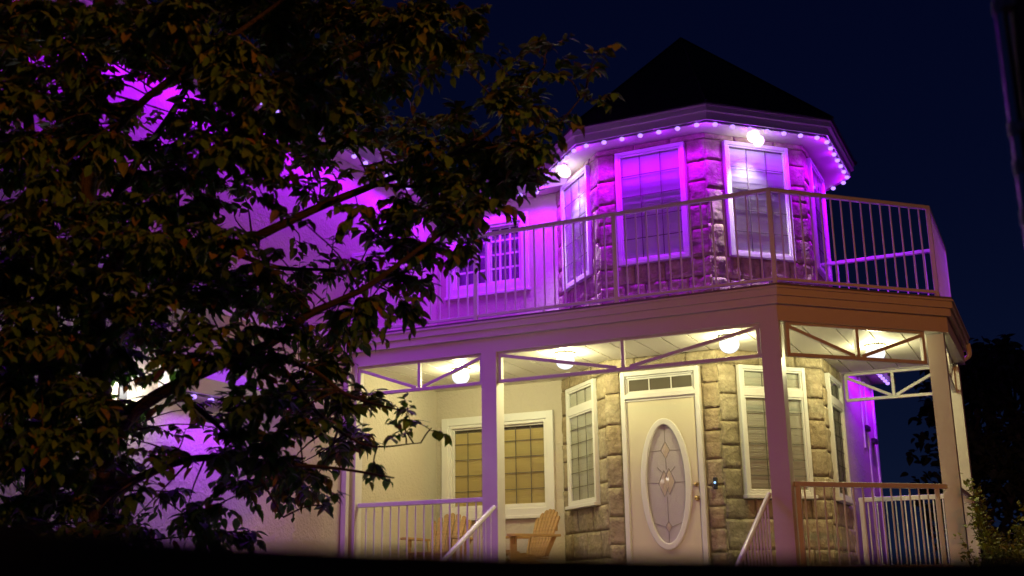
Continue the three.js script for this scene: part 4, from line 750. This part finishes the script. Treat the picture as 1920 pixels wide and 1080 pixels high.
// ------------------------------------------------------------------ close to the camera, out of focus
{
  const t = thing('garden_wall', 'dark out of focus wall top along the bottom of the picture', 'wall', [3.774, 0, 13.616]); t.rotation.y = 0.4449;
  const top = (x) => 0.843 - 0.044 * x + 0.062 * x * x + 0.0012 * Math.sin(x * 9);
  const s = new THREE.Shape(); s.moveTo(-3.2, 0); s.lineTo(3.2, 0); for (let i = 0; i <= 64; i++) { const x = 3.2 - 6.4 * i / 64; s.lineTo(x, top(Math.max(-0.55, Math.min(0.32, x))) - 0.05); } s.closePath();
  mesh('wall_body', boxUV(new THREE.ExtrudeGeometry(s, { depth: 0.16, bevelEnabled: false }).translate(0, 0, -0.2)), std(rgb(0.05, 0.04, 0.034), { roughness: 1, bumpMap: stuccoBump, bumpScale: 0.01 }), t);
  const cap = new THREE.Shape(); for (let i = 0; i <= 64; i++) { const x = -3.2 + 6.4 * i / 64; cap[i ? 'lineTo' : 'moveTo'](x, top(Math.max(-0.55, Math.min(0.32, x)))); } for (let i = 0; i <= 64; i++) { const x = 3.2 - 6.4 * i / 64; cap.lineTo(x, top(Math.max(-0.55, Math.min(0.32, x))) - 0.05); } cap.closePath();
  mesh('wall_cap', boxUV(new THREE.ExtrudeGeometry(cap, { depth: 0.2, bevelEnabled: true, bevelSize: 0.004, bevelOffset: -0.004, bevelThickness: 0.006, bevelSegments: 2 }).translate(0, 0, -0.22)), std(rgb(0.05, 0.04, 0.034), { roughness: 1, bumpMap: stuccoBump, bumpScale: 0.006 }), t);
}
{
  const t = thing('utility_pole', 'dark wooden pole with a bright edge strip at the upper right corner', 'pole', [4.275, 0, 11.24]);
  mesh('pole', taper([V(0, 0, 0), V(0.004, 2, 0), V(-0.002, 4.5, 0), V(0, 8, 0)], [0.15, 0.13, 0.12, 0.10], 18, 6), std(rgb(0.06, 0.048, 0.04), { roughness: 0.95, bumpMap: barkBump, bumpScale: 0.012 }), t);
  mesh('bright_edge_strip', rod(V(-0.15, 0.1, 0.0), V(-0.15, 3.4, 0.0), 0.018, 0.018, 14), std(rgb(0.75, 0.73, 0.72), { roughness: 0.32, metalness: 1 }), t);  // metal strip standing in for the bright edge of the pole
  for (const y of [1.72, 1.86, 1.965, 2.32, 2.7]) mesh('bright_edge_band', [strip(new THREE.CylinderGeometry(0.022, 0.022, 0.035, 14).translate(-0.15, y, 0.0)), rb(-0.148, -0.10, y - 0.012, y + 0.012, -0.03, 0.03)], M.trim, t);  // pale bands standing in for bright spots along that edge
}
// unseen street lamp, out of view, placed to light the porch and tree orange
{
  const t = thing('unseen_street_lamp', 'unseen orange street lamp out of view to the right, lighting the porch and tree', 'street lamp', [10.8, 0, 13.5]);
  mesh('pole', taper([V(0, 0, 0), V(0, 3, 0), V(0, 5.6, 0)], [0.11, 0.09, 0.06], 14, 4), M.dark, t);
  mesh('arm', taper([V(0, 5.5, 0), V(-0.6, 5.9, 0), V(-1.6, 6.0, 0)], [0.05, 0.045, 0.035], 10, 4), M.dark, t);
  mesh('lamp_head', rb(-2.1, -1.5, 5.98, 6.12, -0.14, 0.14, 0.03), M.dark, t);
  const l = mesh('lamp_lens', strip(new THREE.SphereGeometry(0.13, 20, 12).scale(1.5, 0.5, 0.9).translate(-1.8, 5.97, 0)), std(rgb(0.2, 0.1, 0.02), { emissive: rgb(2.0, 0.7, 0.12) }), t); l.castShadow = false;
  { // full cut-off head: nothing above the level of the lamp
    const s = new THREE.SpotLight(SODIUM, I_STREET, 0, 1.555, 0.07, 2); s.position.set(9.0, 5.86, 13.5); s.target.position.set(9.0, 0, 13.5); s.castShadow = true; s.shadow.radius = 6; scene.add(s, s.target);
  }
}
scene.traverse(o => { if (o.isLight) o.castShadow = true; });
renderer.render(scene, camera);
